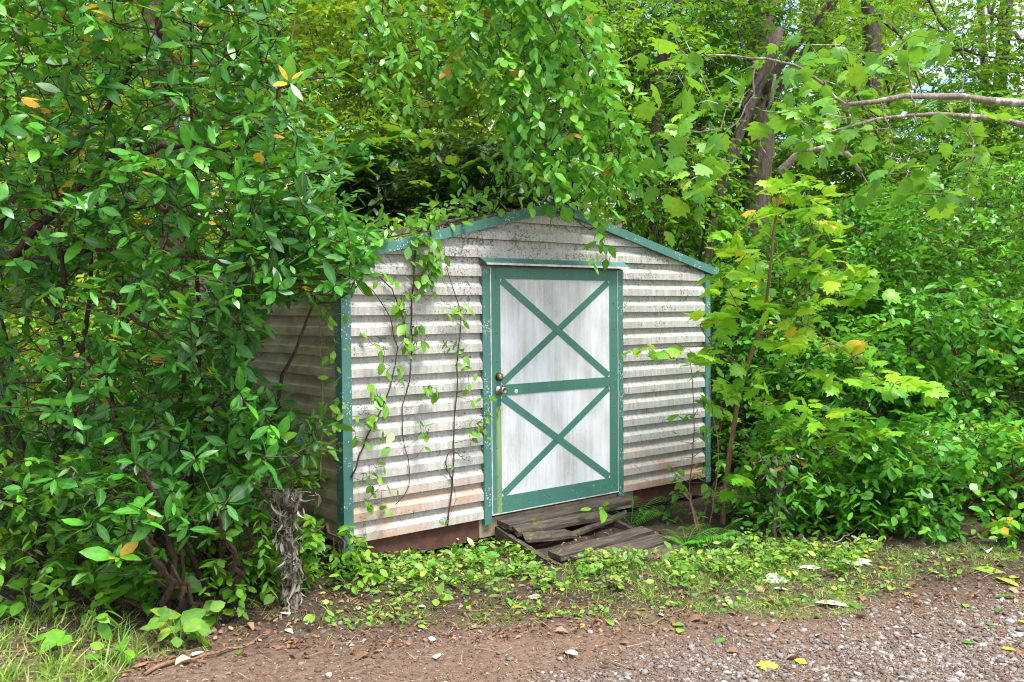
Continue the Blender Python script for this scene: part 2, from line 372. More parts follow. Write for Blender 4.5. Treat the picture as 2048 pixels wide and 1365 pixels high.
# ================================================================== GROUND
def ground_mat():
    m, nt, b = new_mat('forest_floor'); g = nt.nodes.new('ShaderNodeNewGeometry').outputs['Position']
    n1 = noise(nt, g, 2.2, 6, .6); n2 = noise(nt, g, 26, 6, .7); n3 = noise(nt, g, 90, 3, .6)
    dirt = ramp(nt, [(.25, (.055, .033, .022)), (.5, (.18, .115, .078)), (.75, (.33, .235, .17))], n2)
    c = mixc(nt, math_(nt, 'MULTIPLY', n1, .5), dirt, (.21, .125, .075))
    sx = nt.nodes.new('ShaderNodeSeparateXYZ'); nt.links.new(g, sx.inputs[0])
    # leaf mould away from the road
    e = math_(nt, 'ADD', math_(nt, 'MULTIPLY', sx.outputs['X'], -.16), sx.outputs['Y'])
    e = math_(nt, 'ADD', e, math_(nt, 'MULTIPLY', n1, .9))
    f = ramp(nt, [(.49, (0, 0, 0)), (.56, (1, 1, 1))], math_(nt, 'MULTIPLY', e, .1))
    mould = ramp(nt, [(.3, (.022, .014, .009)), (.55, (.07, .045, .026)), (.8, (.13, .085, .05))], n2)
    c = mixc(nt, f, c, mould)
    sp = ramp(nt, [(.62, (0, 0, 0)), (.70, (1, 1, 1))], n3); c = mixc(nt, math_(nt, 'MULTIPLY', sp, .35), c, (.36, .29, .24))
    nt.links.new(c, b.inputs['Base Color']); b.inputs['Roughness'].default_value = .95
    h = math_(nt, 'ADD', n2, math_(nt, 'MULTIPLY', n3, .5)); bump(nt, b, h, .9, .03); return m
M['ground'] = ground_mat()
gx = np.concatenate([-5 - np.geomspace(.08, 260, 45)[::-1], np.arange(-5, 6.0, .045), 6 + np.geomspace(.08, 260, 45)])
gy = np.concatenate([2.6 - np.geomspace(.08, 60, 25)[::-1], np.arange(2.6, 9.0, .045), 9 + np.geomspace(.08, 300, 55)])
GX, GY = np.meshgrid(gx, gy); GZ = gz(GX, GY)
nx, ny = len(gx), len(gy); ii = (np.arange(ny - 1)[:, None] * nx + np.arange(nx - 1)[None]).ravel()
mesh_gnd = mesh_obj('ground', np.stack([GX, GY, GZ], -1).reshape(-1, 3), np.stack([ii, ii + 1, ii + nx + 1, ii + nx], 1), M['ground'], None, True)
props(mesh_gnd, 'reddish brown bare dirt and leaf mould around the shed', kind='structure')

# ================================================================== SHED
YAW = 0.6745; SB = .20                  # siding bottom above ground
SP = np.array([-1.0504, 5.7394, 0.0])
SD = np.array([math.cos(YAW), math.sin(YAW), 0]); SBK = np.array([-math.sin(YAW), math.cos(YAW), 0])
CR = .133; EX = 1.745; DEPTH = 2.75; UL, UR = -.06, 3.552
def loc2w(p): p = np.asarray(p, float); return SP + p[..., 0:1] * SD + p[..., 1:2] * SBK + p[..., 2:3] * UP
def front_pt(px, py, yl=-.05):          # pixel -> shed-local point on the plane y = yl
    d = ray(px, py); o = SP + SBK * yl - CAM; t = (o @ SBK) / (d @ SBK)
    Q = CAM + d * np.asarray(t)[..., None] - SP
    return np.stack([Q @ SD, Q @ SBK, Q[..., 2]], -1)

def siding_mat():
    m, nt, b = new_mat('weathered_cream_steel'); v = objco(nt)
    sx = nt.nodes.new('ShaderNodeSeparateXYZ'); nt.links.new(v, sx.inputs[0]); Z = sx.outputs['Z']
    base = mixc(nt, noise(nt, v, 3, 4), (.43, .415, .385), (.57, .56, .535))
    streak = noise(nt, objco(nt, (22, 22, 1.2)), 1.5, 5, .65)
    base = mixc(nt, ramp(nt, [(.40, (0, 0, 0)), (.70, (.85, .85, .85))], streak), base, (.33, .30, .255))
    # rust bloom on the lowest courses
    lo = ramp(nt, [(.34, (1, 1, 1)), (.62, (0, 0, 0))], Z)
    rn = ramp(nt, [(.40, (0, 0, 0)), (.60, (1, 1, 1))], noise(nt, objco(nt, (1, 1, 2.5)), 2.4, 5, .6))
    rust = math_(nt, 'MULTIPLY', lo, rn)
    base = mixc(nt, math_(nt, 'MULTIPLY', rust, .75), base, (.48, .235, .13))
    # black lichen spots, thicker towards the gable
    thick = ramp(nt, [(.15, (.03, .03, .03)), (.70, (.055, .055, .055)), (.92, (.10, .10, .10))], math_(nt, 'MULTIPLY', Z, .45))
    cl = noise(nt, objco(nt, (1, 1, 1.4)), 6, 5, .7)
    lv = math_(nt, 'ADD', math_(nt, 'ADD', noise(nt, v, 52, 5, .72), math_(nt, 'MULTIPLY', math_(nt, 'SUBTRACT', cl, .5), .55)), thick)
    spots = ramp(nt, [(.655, (0, 0, 0)), (.685, (1, 1, 1))], lv)
    hollow = ramp(nt, [(.50, (1, 1, 1)), (.62, (.25, .25, .25))], noise(nt, v, 130, 3, .6))
    base = mixc(nt, math_(nt, 'MULTIPLY', math_(nt, 'MULTIPLY', spots, hollow), .85), base, (.055, .055, .05))
    wl2 = ramp(nt, [(.66, (0, 0, 0)), (.70, (1, 1, 1))], noise(nt, v, 40, 4, .65)); base = mixc(nt, math_(nt, 'MULTIPLY', wl2, .6), base, (.74, .76, .70))
    # fine speckle
    sk = ramp(nt, [(.60, (0, 0, 0)), (.66, (1, 1, 1))], noise(nt, v, 90, 3, .6))
    base = mixc(nt, math_(nt, 'MULTIPLY', sk, .5), base, (.16, .15, .13))
    gr = ramp(nt, [(.58, (0, 0, 0)), (.7, (1, 1, 1))], noise(nt, objco(nt, (1, 1, 3)), 5, 6, .7))
    base = mixc(nt, math_(nt, 'MULTIPLY', gr, .3), base, (.26, .27, .16))
    nt.links.new(base, b.inputs['Base Color']); b.inputs['Roughness'].default_value = .62
    bump(nt, b, noise(nt, v, 9, 3), .12, .02); return m
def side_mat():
    m, nt, b = new_mat('shade_toned_side_steel'); v = objco(nt)  # darker and browner than the front: the side wall's shade is in the colour
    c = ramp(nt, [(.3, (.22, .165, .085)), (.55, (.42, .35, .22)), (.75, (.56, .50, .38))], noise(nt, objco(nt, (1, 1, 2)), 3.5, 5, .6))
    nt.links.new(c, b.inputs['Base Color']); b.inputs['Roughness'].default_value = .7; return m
def green_mat():
    m, nt, b = new_mat('lichened_green_paint'); v = objco(nt)
    c = mixc(nt, noise(nt, objco(nt, (8, 8, 1)), 1.5, 4), (.045, .145, .12), (.075, .21, .175))
    vo = nt.nodes.new('ShaderNodeTexVoronoi'); vo.inputs['Scale'].default_value = 70
    dv = mixc(nt, .03, v, noise(nt, v, 60, 3, .6, 'Color')); nt.links.new(dv, vo.inputs['Vector'])
    s = math_(nt, 'LESS_THAN', vo.outputs['Distance'], .30); k = math_(nt, 'LESS_THAN', noise(nt, v, 6, 5, .7), .475)
    c = mixc(nt, math_(nt, 'MULTIPLY', math_(nt, 'MULTIPLY', s, k), .85), c, (.58, .66, .60))
    nt.links.new(c, b.inputs['Base Color']); b.inputs['Roughness'].default_value = .5; return m
def doorgreen_mat():
    m, nt, b = new_mat('door_green_paint'); v = objco(nt)
    c = mixc(nt, noise(nt, objco(nt, (10, 10, 1)), 1.2, 4), (.045, .155, .115), (.07, .21, .16))
    sx = nt.nodes.new('ShaderNodeSeparateXYZ'); nt.links.new(v, sx.inputs[0])
    # yellow-green worn strip on the latch stile below the knob
    f = math_(nt, 'MULTIPLY', ramp(nt, [(.0, (1, 1, 1)), (.99, (1, 1, 1)), (1, (0, 0, 0))], sx.outputs['Z']),
              ramp(nt, [(.0, (0, 0, 0)), (.4, (1, 1, 1)), (.85, (1, 1, 1)), (1, (0, 0, 0))], math_(nt, 'MULTIPLY', math_(nt, 'SUBTRACT', sx.outputs['X'], 1.155), 19)))
    f = math_(nt, 'MULTIPLY', f, noise(nt, objco(nt, (4, 4, 1)), 4, 3))
    c = mixc(nt, math_(nt, 'MULTIPLY', f, 1.2), c, (.33, .40, .12))
    k = ramp(nt, [(.64, (0, 0, 0)), (.67, (1, 1, 1))], noise(nt, v, 34, 4, .6)); lo = ramp(nt, [(.2, (1, 1, 1)), (.4, (0, 0, 0))], sx.outputs['Z'])
    c = mixc(nt, math_(nt, 'MULTIPLY', k, math_(nt, 'ADD', math_(nt, 'MULTIPLY', lo, .6), .12)), c, (.45, .46, .42))
    nt.links.new(c, b.inputs['Base Color']); b.inputs['Roughness'].default_value = .48; return m
def panel_mat():
    m, nt, b = new_mat('streaked_white_door'); v = objco(nt)
    st = noise(nt, objco(nt, (26, 26, 1.6)), 1.2, 6, .75); bl = noise(nt, objco(nt, (1, 1, .6)), 3.4, 4, .55)
    c = mixc(nt, ramp(nt, [(.40, (0, 0, 0)), (.72, (1, 1, 1))], math_(nt, 'MULTIPLY', math_(nt, 'ADD', math_(nt, 'MULTIPLY', st, .9), math_(nt, 'MULTIPLY', bl, 1.3)), .46)), (.75, .76, .79), (.36, .36, .335))
    sp = ramp(nt, [(.60, (0, 0, 0)), (.72, (1, 1, 1))], noise(nt, objco(nt, (1, 1, .5)), 95, 3, .7)); z = ramp(nt, [(.43, (0, 0, 0)), (.66, (1, 1, 1))], bl)
    c = mixc(nt, math_(nt, 'MULTIPLY', math_(nt, 'MULTIPLY', sp, z), .7), c, (.12, .12, .10))
    nt.links.new(c, b.inputs['Base Color']); b.inputs['Roughness'].default_value = .4; return m
def plain(name, c, rough=.5, metal=0, n=None):
    m, nt, b = new_mat(name); k = noise(nt, objco(nt), n or 14, 5, .6)
    cc = ramp(nt, [(.3, tuple(x * .62 for x in c)), (.7, tuple(min(.9, x * 1.25) for x in c))], k)
    nt.links.new(cc, b.inputs['Base Color']); b.inputs['Roughness'].default_value = rough; b.inputs['Metallic'].default_value = metal; return m
def plank_mat():
    m, nt, b = new_mat('mossy_weathered_plank'); v = objco(nt, (1.5, 16, 16)); g = noise(nt, v, 3, 6, .65)
    c = ramp(nt, [(.3, (.02, .014, .011)), (.55, (.075, .055, .042)), (.8, (.16, .125, .098))], g)
    k = ramp(nt, [(.56, (0, 0, 0)), (.66, (1, 1, 1))], noise(nt, objco(nt, (1, 2, 2)), 4.6, 7, .78))
    c = mixc(nt, math_(nt, 'MULTIPLY', k, .9), c, ramp(nt, [(.3, (.06, .085, .012)), (.7, (.22, .225, .02))], noise(nt, objco(nt), 40, 3)))
    nt.links.new(c, b.inputs['Base Color']); b.inputs['Roughness'].default_value = .9; bump(nt, b, g, .7, .01); return m
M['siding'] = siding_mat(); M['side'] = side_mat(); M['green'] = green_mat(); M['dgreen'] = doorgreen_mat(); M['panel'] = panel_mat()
M['plank'] = plank_mat(); M['red'] = plain('red_brown_rim_board', (.10, .04, .028), .9); M['tan'] = plain('tan_sill_wood', (.34, .255, .16), .8)
M['roof'] = plain('rusty_roof_steel', (.16, .12, .10), .7); M['white'] = plain('aluminium_edge', (.66, .66, .66), .4, .2)
M['steel'] = plain('satin_nickel', (.48, .44, .37), .28, 1); M['brass'] = plain('dull_brass', (.50, .36, .13), .35, 1); M['blackm'] = plain('dark_collar', (.06, .05, .045), .4, .6)
M['wallin'] = plain('plain_shed_wall', (.34, .31, .25), .8)

shed = thing('metal_shed', 'old cream metal shed with green trim and a white double-X door', 'shed', SP, rz=YAW)
def pbox(name, x0, x1, y0, y1, z0, z1, mat, parent):
    V = [(x, y, z) for x in (x0, x1) for y in (y0, y1) for z in (z0, z1)]
    F = [(0, 1, 3, 2), (4, 6, 7, 5), (0, 4, 5, 1), (2, 3, 7, 6), (0, 2, 6, 4), (1, 5, 7, 3)]
    return mesh_obj(name, V, F, mat, parent)
PROF = [(-.004, .010), (-.033, .008), (-.037, .001), (-.036, .055), (-.009, .092), (-.006, CR - .001), (0, CR - .003), (0, .0)]
def board(name, a0, a1, b0, b1, z, mat, parent, zcut=None, side=False, dent=0):
    """siding course: bottom edge spans a0..b0, top edge a1..b1"""
    V = []; n = len(PROF); seg = 5
    for s in range(seg + 1):
        f = s / seg
        for (y, h) in PROF:
            k = h / CR; a = a0 + (a1 - a0) * k; b_ = b0 + (b1 - b0) * k; x = a + (b_ - a) * f
            w = dent * math.sin(x * 5.3 + z * 17) * .5 + dent * math.sin(x * 2.1 - z * 31) * .6
            V.append((x, y, z + h + w) if not side else (UL + .034 + y, x, z + h + w))
    F = []
    for s in range(seg):
        for j in range(n):
            p, q = s * n + j, s * n + (j + 1) % n; fc = (p, p + n, q + n, q); F.append(fc if not side else fc)
    F += [tuple(range(n)), tuple(range(seg * n, seg * n + n))[::-1]]
    return mesh_obj(name, V, F, mat, parent)
def fas_bot(u): return SB + 2.222 - .245 * abs(u - EX)
for k in range(14):
    z = SB + k * CR
    board('siding_board', 0, 0, 1.047, 1.047, z, M['siding'], shed, dent=.0004)
    board('siding_board', 2.453, 2.453, UR - .062, UR - .062, z, M['siding'], shed, dent=.0004)
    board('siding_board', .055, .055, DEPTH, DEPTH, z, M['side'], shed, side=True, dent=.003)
for k in range(13, 18):
    z = SB + k * CR
    h0 = (SB + 2.255 - z) / .245; h1 = (SB + 2.255 - z - CR) / .245
    if k == 13: continue
    if h0 <= 0.05: break
    board('siding_board', max(0, EX - h0), max(0.0, EX - max(h1, .02)), min(UR - .062, EX + h0), min(UR - .062, EX + max(h1, .02)), z, M['siding'], shed, dent=.0004)
# corner trims (front face plus side return), fascias, roof sheets
def lprism(name, pts, y0, y1, mat, parent):     # polygon in x,z extruded in y
    n = len(pts); V = [(x, y0, z) for x, z in pts] + [(x, y1, z) for x, z in pts]
    F = [tuple(range(n)), tuple(range(n, 2 * n))[::-1]] + [(i, i + n, (i + 1) % n + n, (i + 1) % n) for i in range(n)]
    return mesh_obj(name, V, [f[::-1] for f in F], mat, parent)
for (x0, x1) in ((UL - .006, 0.002), (UR - .062, UR + .004)):
    lprism('corner_trim', [(x0, SB - .05), (x1, SB - .05), (x1, SB + 1.80), (x0, SB + 1.79)], -.0415, .05, M['green'], shed)
FT = .068
for s in (-1, 1):
    e = -.072 if s < 0 else 3.635
    zt = lambda u: SB + 2.300 - .245 * abs(u - EX)
    lprism('fascia', [(EX + s * .004, zt(EX) - FT), (EX + s * .004, zt(EX)), (e, zt(e)), (e, zt(e) - FT)][::(1 if s < 0 else -1)], -.064, -.039, M['green'], shed)
    r0, r1 = EX + s * .004, (-.09 if s < 0 else 3.65)
    lprism('roof_sheet', [(r0, zt(r0) - .030), (r0, zt(r0) - .012), (r1, zt(r1) - .012), (r1, zt(r1) - .030)][::(1 if s < 0 else -1)], -.038, DEPTH + .08, M['roof'], shed)
pbox('side_wall', UR - .045, UR - .02, .06, DEPTH - .02, SB, SB + 1.80, M['wallin'], shed)
pbox('back_wall', UL + .02, UR - .02, DEPTH - .018, DEPTH + .005, SB, SB + 1.80, M['wallin'], shed)
lprism('gable_wall', [(UL + .05, SB + 1.80), (EX, SB + 2.24), (UR - .05, SB + 1.80)], DEPTH - .018, DEPTH + .004, M['wallin'], shed)
lprism('gable_wall', [(UL + .05, SB + .02), (UL + .05, SB + 1.78), (EX, SB + 2.22), (UR - .06, SB + 1.78), (UR - .06, SB + .02)], .004, .012, M['wallin'], shed)
pbox('inner_wall', UL + .038, UL + .046, .07, DEPTH - .03, SB, SB + 1.79, M['wallin'], shed)
# rim boards under the walls
pbox('rim_board', -.03, 1.02, .0, .05, .045, SB - .006, M['red'], shed)
pbox('rim_board', 1.022, 2.60, -.012, .05, .06, SB - .006, M['tan'], shed)
pbox('rim_board', 2.602, UR - .07, .0, .05, .045, SB - .006, M['red'], shed)
pbox('skid', -.02, .10, .06, DEPTH, -.04, SB - .006, M['red'], shed)
pbox('skid', UR - .2, UR - .08, .06, DEPTH, -.04, SB - .006, M['red'], shed)
# door frame and hood
pbox('door_jamb', 1.047, 1.108, -.046, .0, SB - .045, SB + 1.805, M['green'], shed)
pbox('door_jamb', 2.403, 2.455, -.046, .0, SB - .02, SB + 1.805, M['green'], shed)
lprism2 = [(-.032, SB + 1.858), (-.034, SB + 1.866), (-.105, SB + 1.826), (-.105, SB + 1.812), (-.100, SB + 1.812), (-.099, SB + 1.822)]
V = [(1.035, y, z) for y, z in lprism2] + [(2.470, y, z) for y, z in lprism2]; n = len(lprism2)
mesh_obj('door_hood', V, [tuple(range(n)), tuple(range(n, 2 * n))[::-1]] + [(i, i + n, (i + 1) % n + n, (i + 1) % n) for i in range(n)], M['green'], shed)
pbox('hood_lip', 1.040, 2.466, -.1085, -.1055, SB + 1.810, SB + 1.824, M['white'], shed)
# door
D0, D1, DZ0, DZ1 = 1.122, 2.392, SB + .024, SB + 1.797
door = pbox('door', D0, D1, -.040, -.008, DZ0, DZ1, M['panel'], shed)
for nm, a in (('edge_strip', (D0 - .010, D0 - .001, -.047, -.010, DZ0 - .008, DZ1)), ('edge_strip', (D1 + .001, D1 + .007, -.047, -.010, DZ0 - .008, DZ1)), ('edge_strip', (D0, D1, -.047, -.010, DZ0 - .009, DZ0 - .001))):
    pbox(nm, *a, M['white'], door)
PX0, PX1, PZ0, PM0, PM1, PZ1 = 1.206, 2.305, SB + .142, SB + .873, SB + .950, SB + 1.714
ym = -.0425
pbox('stile', D0, PX0, ym, -.039, DZ0, DZ1, M['dgreen'], door)
pbox('stile', PX1, D1, ym, -.039, DZ0, DZ1, M['dgreen'], door)
pbox('rail', PX0 - .04, PX1 - .001, ym - .003, ym - .0005, PZ1, DZ1 - .001, M['dgreen'], door)
pbox('rail', PX0 + .001, PX1 - .001, ym - .003, -.039, PM0, PM1, M['dgreen'], door)
pbox('rail', PX0 - .03, PX1 - .001, ym - .003, ym - .0005, DZ0 + .001, PZ0, M['dgreen'], door)
def brace(x0, z0, x1, z1, y0, w=.0265, ext=.035):
    d = np.array([x1 - x0, z1 - z0]); d /= np.linalg.norm(d); q = np.array([-d[1], d[0]]) * w
    a = np.array([x0, z0]) - d * ext * 0; b_ = np.array([x1, z1]) + d * ext * 0
    P = [a + q, b_ + q, b_ - q, a - q]
    cl = [(min(max(p[0], PX0 - .028), PX1 + .028), p[1]) for p in P]
    o = lprism('brace', cl, y0, -.0395, M['dgreen'], door); return o
for (za, zb) in ((PM1, PZ1), (PZ0, PM0)):
    i = .012
    brace(PX0 + i, za + i, PX1 - i, zb - i, -.0418)
    brace(PX0 + i, zb - i, PX1 - i, za + i, -.0440)
# rivets
rv, rf = [], []
def rivet(x, z, y=ym - .002, r=.0055):
    b0 = len(rv)
    for (rr, yy) in ((r, 0), (r * .7, -.0025)):
        for j in range(6): a = j * math.pi / 3; rv.append((x + rr * math.cos(a), y + yy, z + rr * math.sin(a)))
    rv.append((x, y - .0034, z))
    for j in range(6):
        k = (j + 1) % 6; rf.append((b0 + j, b0 + 6 + j, b0 + 6 + k, b0 + k)); rf.append((b0 + 6 + j, b0 + 12, b0 + 6 + k))
for zz in np.linspace(DZ0 + .06, DZ1 - .05, 9):
    rivet(D0 + .045, zz); rivet(D1 - .042, zz)
for xx in np.linspace(PX0 + .06, PX1 - .06, 6):
    for zz in ((PZ1 + DZ1) / 2, (PM0 + PM1) / 2, (PZ0 + DZ0) / 2): rivet(xx, zz, ym - .0045)
for (za, zb) in ((PM1, PZ1), (PZ0, PM0)):
    for f in (.14, .32, .68, .86):
        rivet(PX0 + (PX1 - PX0) * f, za + (zb - za) * (1 - f), -.0445); rivet(PX0 + (PX1 - PX0) * f, za + (zb - za) * f, -.0425)
props(mesh_obj('rivets', rv, [f[::-1] for f in rf], M['steel'], door), kind='stuff')
def lathe(name, prof, c, mat, parent, n=18):   # profile (radius, outward) along -y
    V = []; F = []
    for (r, o) in prof:
        for j in range(n): a = j * 2 * math.pi / n; V.append((c[0] + r * math.cos(a), c[1] - o, c[2] + r * math.sin(a)))
    for i in range(len(prof) - 1):
        for j in range(n): k = (j + 1) % n; F.append((i * n + j, i * n + k, i * n + n + k, i * n + n + j))
    F.append(tuple(range((len(prof) - 1) * n, len(prof) * n)))
    return mesh_obj(name, V, [f for f in F], mat, parent, True)
kc = (1.185, ym, SB + .915)
lathe('knob', [(.036, 0), (.036, .006), (.030, .014), (.014, .018), (.013, .034), (.022, .042), (.028, .052), (.029, .062), (.024, .070), (.016, .071), (.014, .068)], kc, M['steel'], door)
kd = (1.185, ym, SB + 1.010)
lathe('deadbolt', [(.031, 0), (.030, .012), (.026, .024), (.021, .027)], kd, M['blackm'], door)
lathe('lock_cylinder', [(.019, .0265), (.018, .031), (.012, .032)], kd, M['brass'], door)
lathe('round_patch', [(.017, 0), (.016, .0015), (.008, .002)], (1.345, ym - .0032, SB + .895), M['white'], door)

# ================================================================== BROKEN WOODEN STEP
st = thing('broken_wooden_ramp', 'rotten mossy plank ramp, broken in, below the shed door', 'ramp', SP, rz=YAW)
def plank(name, x0, x1, y0, y1, za, zb, th=.035, mat='plank', parent=st, tilt=0, jag=(0, 0), n=7):
    """plank along x; za/zb top height at near the wall edge y1 and outer edge y0; tilt raises along x"""
    V = []; xs = np.linspace(x0, x1, n)
    for i, x in enumerate(xs):
        j0 = rnd(-.012, .012); dz = tilt * (i / (n - 1) - .5) + rnd(-.004, .004)
        for (y, z) in ((y0 + j0, zb), (y1 + j0 * .4, za), (y1 + j0 * .4, za - th), (y0 + j0, zb - th)):
            xx = x
            if i == 0: xx += rnd(-1, 1) * jag[0]
            if i == n - 1: xx += rnd(-1, 1) * jag[1]
            V.append((xx, y, z + dz))
    F = []
    for i in range(n - 1):
        for j in range(4): k = (j + 1) % 4; F.append((i * 4 + j, i * 4 + k, i * 4 + 4 + k, i * 4 + 4 + j))
    F += [(3, 2, 1, 0), tuple((n - 1) * 4 + j for j in range(4))]
    o = mesh_obj(name, V, [f[::-1] for f in F], M[mat], parent); return o
plank('plank', 1.15, 2.40, -.19, -.052, .180, .168)
plank('plank', 1.17, 2.05, -.268, -.200, .152, .118, tilt=-.02, jag=(.01, .06), th=.028)
plank('plank', 1.19, 1.68, -.335, -.275, .100, .062, tilt=-.05, jag=(.02, .06), th=.022)
plank('plank', 1.66, 2.24, -.300, -.262, .085, .070, tilt=.08, jag=(.05, .02), th=.020)
plank('plank', 1.18, 2.10, -.70, -.575, .068, .058, tilt=.022)
plank('plank', 1.24, 2.10, -.895, -.725, .048, .036, tilt=.016)
plank('plank', 1.42, 2.06, -1.07, -.925, .034, .026, tilt=.012)
def sbox(name, x0, x1, pts, mat='plank'):
    V = [(x0, y, z) for y, z in pts] + [(x1, y, z) for y, z in pts]; n = len(pts)
    return mesh_obj(name, V, [tuple(range(n)), tuple(range(n, 2 * n))[::-1]] + [(i, i + n, (i + 1) % n + n, (i + 1) % n) for i in range(n)], M[mat], st)
for x in (1.135, 2.10): sbox('stringer', x, x + .04, [(-.045, .135), (-.045, .0), (-.9, -.06), (-.9, -.02), (-.57, .018), (-.25, .085)], 'plank' if x > 1.3 else 'plank')

# ================================================================== BACKGROUND TREES
def forest_tree(name, label, trunk_pts, r0, r1, crowns, nclus, mat='forest', bark='bark_dark', size=(.07, .12), k=14, length=.55, group='trees behind the shed', limbs=5, tint=(.15, .75), tm='simple', cmin=None, extra_limbs=()):
    trunk_pts = np.asarray(trunk_pts, float); base = trunk_pts[0].copy(); base[2] = float(gz(base[0], base[1])); trunk_pts[0] = base - [0, 0, .15]
    t = thing(name, label, 'tree', base, group)
    path = smooth_path(trunk_pts, 16, r0 * .12); rad = np.linspace(r0, r1, 16); rad[0] *= 1.25
    one_tube('trunk', path, rad, bark, t, base, 10, .05)
    TB = Tubes(); cc = np.array([c[:3] for c in crowns], float); rr = np.array([c[3:] for c in crowns], float)
    for _ in range(limbs):
        i = rng.integers(6, 15); c = rng.integers(len(crowns)); e = cc[c] + rr[c] * rng.normal(0, .45, 3)
        p = smooth_path([path[i], path[i] * .5 + e * .5 + [0, 0, .25], e], 9, .03); TB.add(p, np.linspace(rad[i] * .4 + .004, .006, 9), 5)
    for pts, ra, rb in extra_limbs:
        p = smooth_path(pts, 12, .01); TB.add(p, np.linspace(ra, rb, 12), 7, .05)
    vol = rr.prod(1); idx = rng.choice(len(crowns), nclus, p=vol / vol.sum())
    d = nrm(rng.normal(0, 1, (nclus, 3))) * (rng.random((nclus, 1)) ** .45); C = cc[idx] + rr[idx] * d
    # uneven: thin out by coarse noise so gaps and clumps form
    keep = vnoise(C[:, 0] * 1.3 + 7 + C[:, 2] * .7, C[:, 2] * 1.5 + C[:, 1]) > .30; C = C[keep]
    x, y = to_px(C); kk = (x > -450) & (x < 2500) & (y > -450); C = C[kk]
    if cmin is not None: C = C[cmin(C)]
    D = nrm((C - trunk_pts[-1] * [1, 1, 0] - UP * C[:, 2:3]) * [1, 1, 0] + rng.normal(0, .9, C.shape) * [1, 1, .35])
    TB.twigs(C[::2], .007, .003)
    props(TB.build('branches', bark, t, base), kind='stuff')
    tv = np.clip(rnd(*tint, len(C)) + (vnoise(C[:, 0] * .8, C[:, 2] * .8 + C[:, 1]) - .5) * .5, 0, 1)
    L = Leaves(); sprays(L, C, D, k, length, size, .38, .22, tv)
    L.build(t, base, mat, tm, 0)
    return t
def tp(px, py, Y): return at(px, py, Y)
def crown(px, py, Y, rx, ry, rz): return (*at(px, py, Y), rx, ry, rz)

forest_tree('maple_tree', 'big tree with thick grey brown trunk and snapped pale limbs behind the lobed leaf branches',
    [tp(1500, 900, 11.0), tp(1505, 650, 11.0), tp(1515, 350, 11.0), tp(1520, 100, 11.0), tp(1540, -260, 11.0)], .21, .15,
    [crown(1500, -80, 11.5, 2.2, 1.6, 1.2), crown(1330, 120, 12, 1.4, 1.2, 1.0), crown(1650, 350, 12, 1.2, 1, .8)], 620, bark='bark', k=14, limbs=6,
    extra_limbs=[([tp(1525, 190, 10.9), tp(1600, 75, 10.6), tp(1690, -20, 10.3), tp(1720, -60, 10.2)], .055, .05),
                 ([tp(1530, 220, 10.9), tp(1625, 85, 10.4), tp(1668, 0, 10.2), tp(1700, -80, 10.1)], .05, .05)])
forest_tree('slim_dark_tree', 'slim dark trunk rising just behind the shed roof ridge', [tp(1290, 700, 9.8), tp(1300, 420, 9.8), tp(1308, 250, 9.8), tp(1318, 120, 9.8), tp(1400, -120, 9.9)], .085, .055,
    [crown(1290, 60, 10.3, 1.0, 1.0, .9), crown(1420, 60, 10.2, 1.0, .8, .8)], 300, limbs=6, extra_limbs=[([tp(1315, 160, 9.8), tp(1380, 160, 9.8), tp(1430, 130, 9.8)], .03, .012), ([tp(1312, 190, 9.8), tp(1250, 165, 9.8), tp(1200, 150, 9.8)], .025, .01)])
forest_tree('leaning_tree', 'leaning rough barked trunk beside the right eave of the shed', [tp(1395, 760, 9.4), tp(1405, 520, 9.4), tp(1440, 380, 9.4), tp(1490, 240, 9.5), tp(1560, 60, 9.6)], .085, .05,
    [crown(1560, 20, 9.8, 1.0, .8, .8), crown(1400, 330, 10.6, .7, .6, .5)], 240, limbs=5)
forest_tree('stub_trunk_tree', 'dark trunk half hidden among the shrubs beyond the sapling', [tp(1760, 800, 13), tp(1752, 500, 13), tp(1745, 300, 13.0), tp(1740, 60, 13), tp(1735, -200, 13)], .16, .10,
    [crown(1760, 260, 13.5, 2.0, 1.2, 1.1), crown(1950, 120, 13, 1.5, 1.2, 1.3)], 520, limbs=6)
forest_tree('ash_tree', 'leafy tree on the slope above the tall slope shrub', [tp(1990, 700, 14), tp(1985, 300, 14), tp(2010, 50, 14), tp(2030, -200, 14)], .12, .08,
    [crown(2000, 330, 13, 1.6, 1.2, .9), crown(2080, 20, 13, 1.3, 1.2, 1.2), crown(1850, 20, 15, 1.0, 1, .8)], 380, limbs=6, tint=(.2, .85))
forest_tree('red_pine', 'reddish furrowed trunk standing behind the large rhododendron', [tp(345, 800, 9.0), tp(340, 400, 9.0), tp(322, 150, 9.0), tp(300, -20, 9.0), tp(290, -250, 9.0)], .13, .10,
    [crown(300, -200, 9.5, 1.2, 1, .8), crown(480, 60, 9.6, .9, .8, .7)], 260, bark='bark_red', limbs=4)
forest_tree('oak_tree', 'dark trunk hidden behind the drooping dogwood', [tp(1135, 700, 11.5), tp(1138, 300, 11.5), tp(1142, 60, 11.5), tp(1145, -200, 11.5)], .13, .09,
    [crown(1050, 60, 12, 1.6, 1.2, 1.2), crown(820, 60, 12, 1.5, 1.2, 1.3)], 480, limbs=6, tint=(.25, .9))
forest_tree('hickory_tree', 'yellow green tree catching light beyond the rhododendron top', [tp(760, 700, 13), tp(765, 300, 13), tp(770, 60, 13), tp(770, -200, 13)], .10, .07,
    [crown(700, 200, 13, 1.8, 1.2, 1.7), crown(520, 60, 13, 1.4, 1.2, 1.4), crown(900, 0, 14, 1.2, 1, 1)], 700, limbs=7, mat='far', tint=(.2, .9))
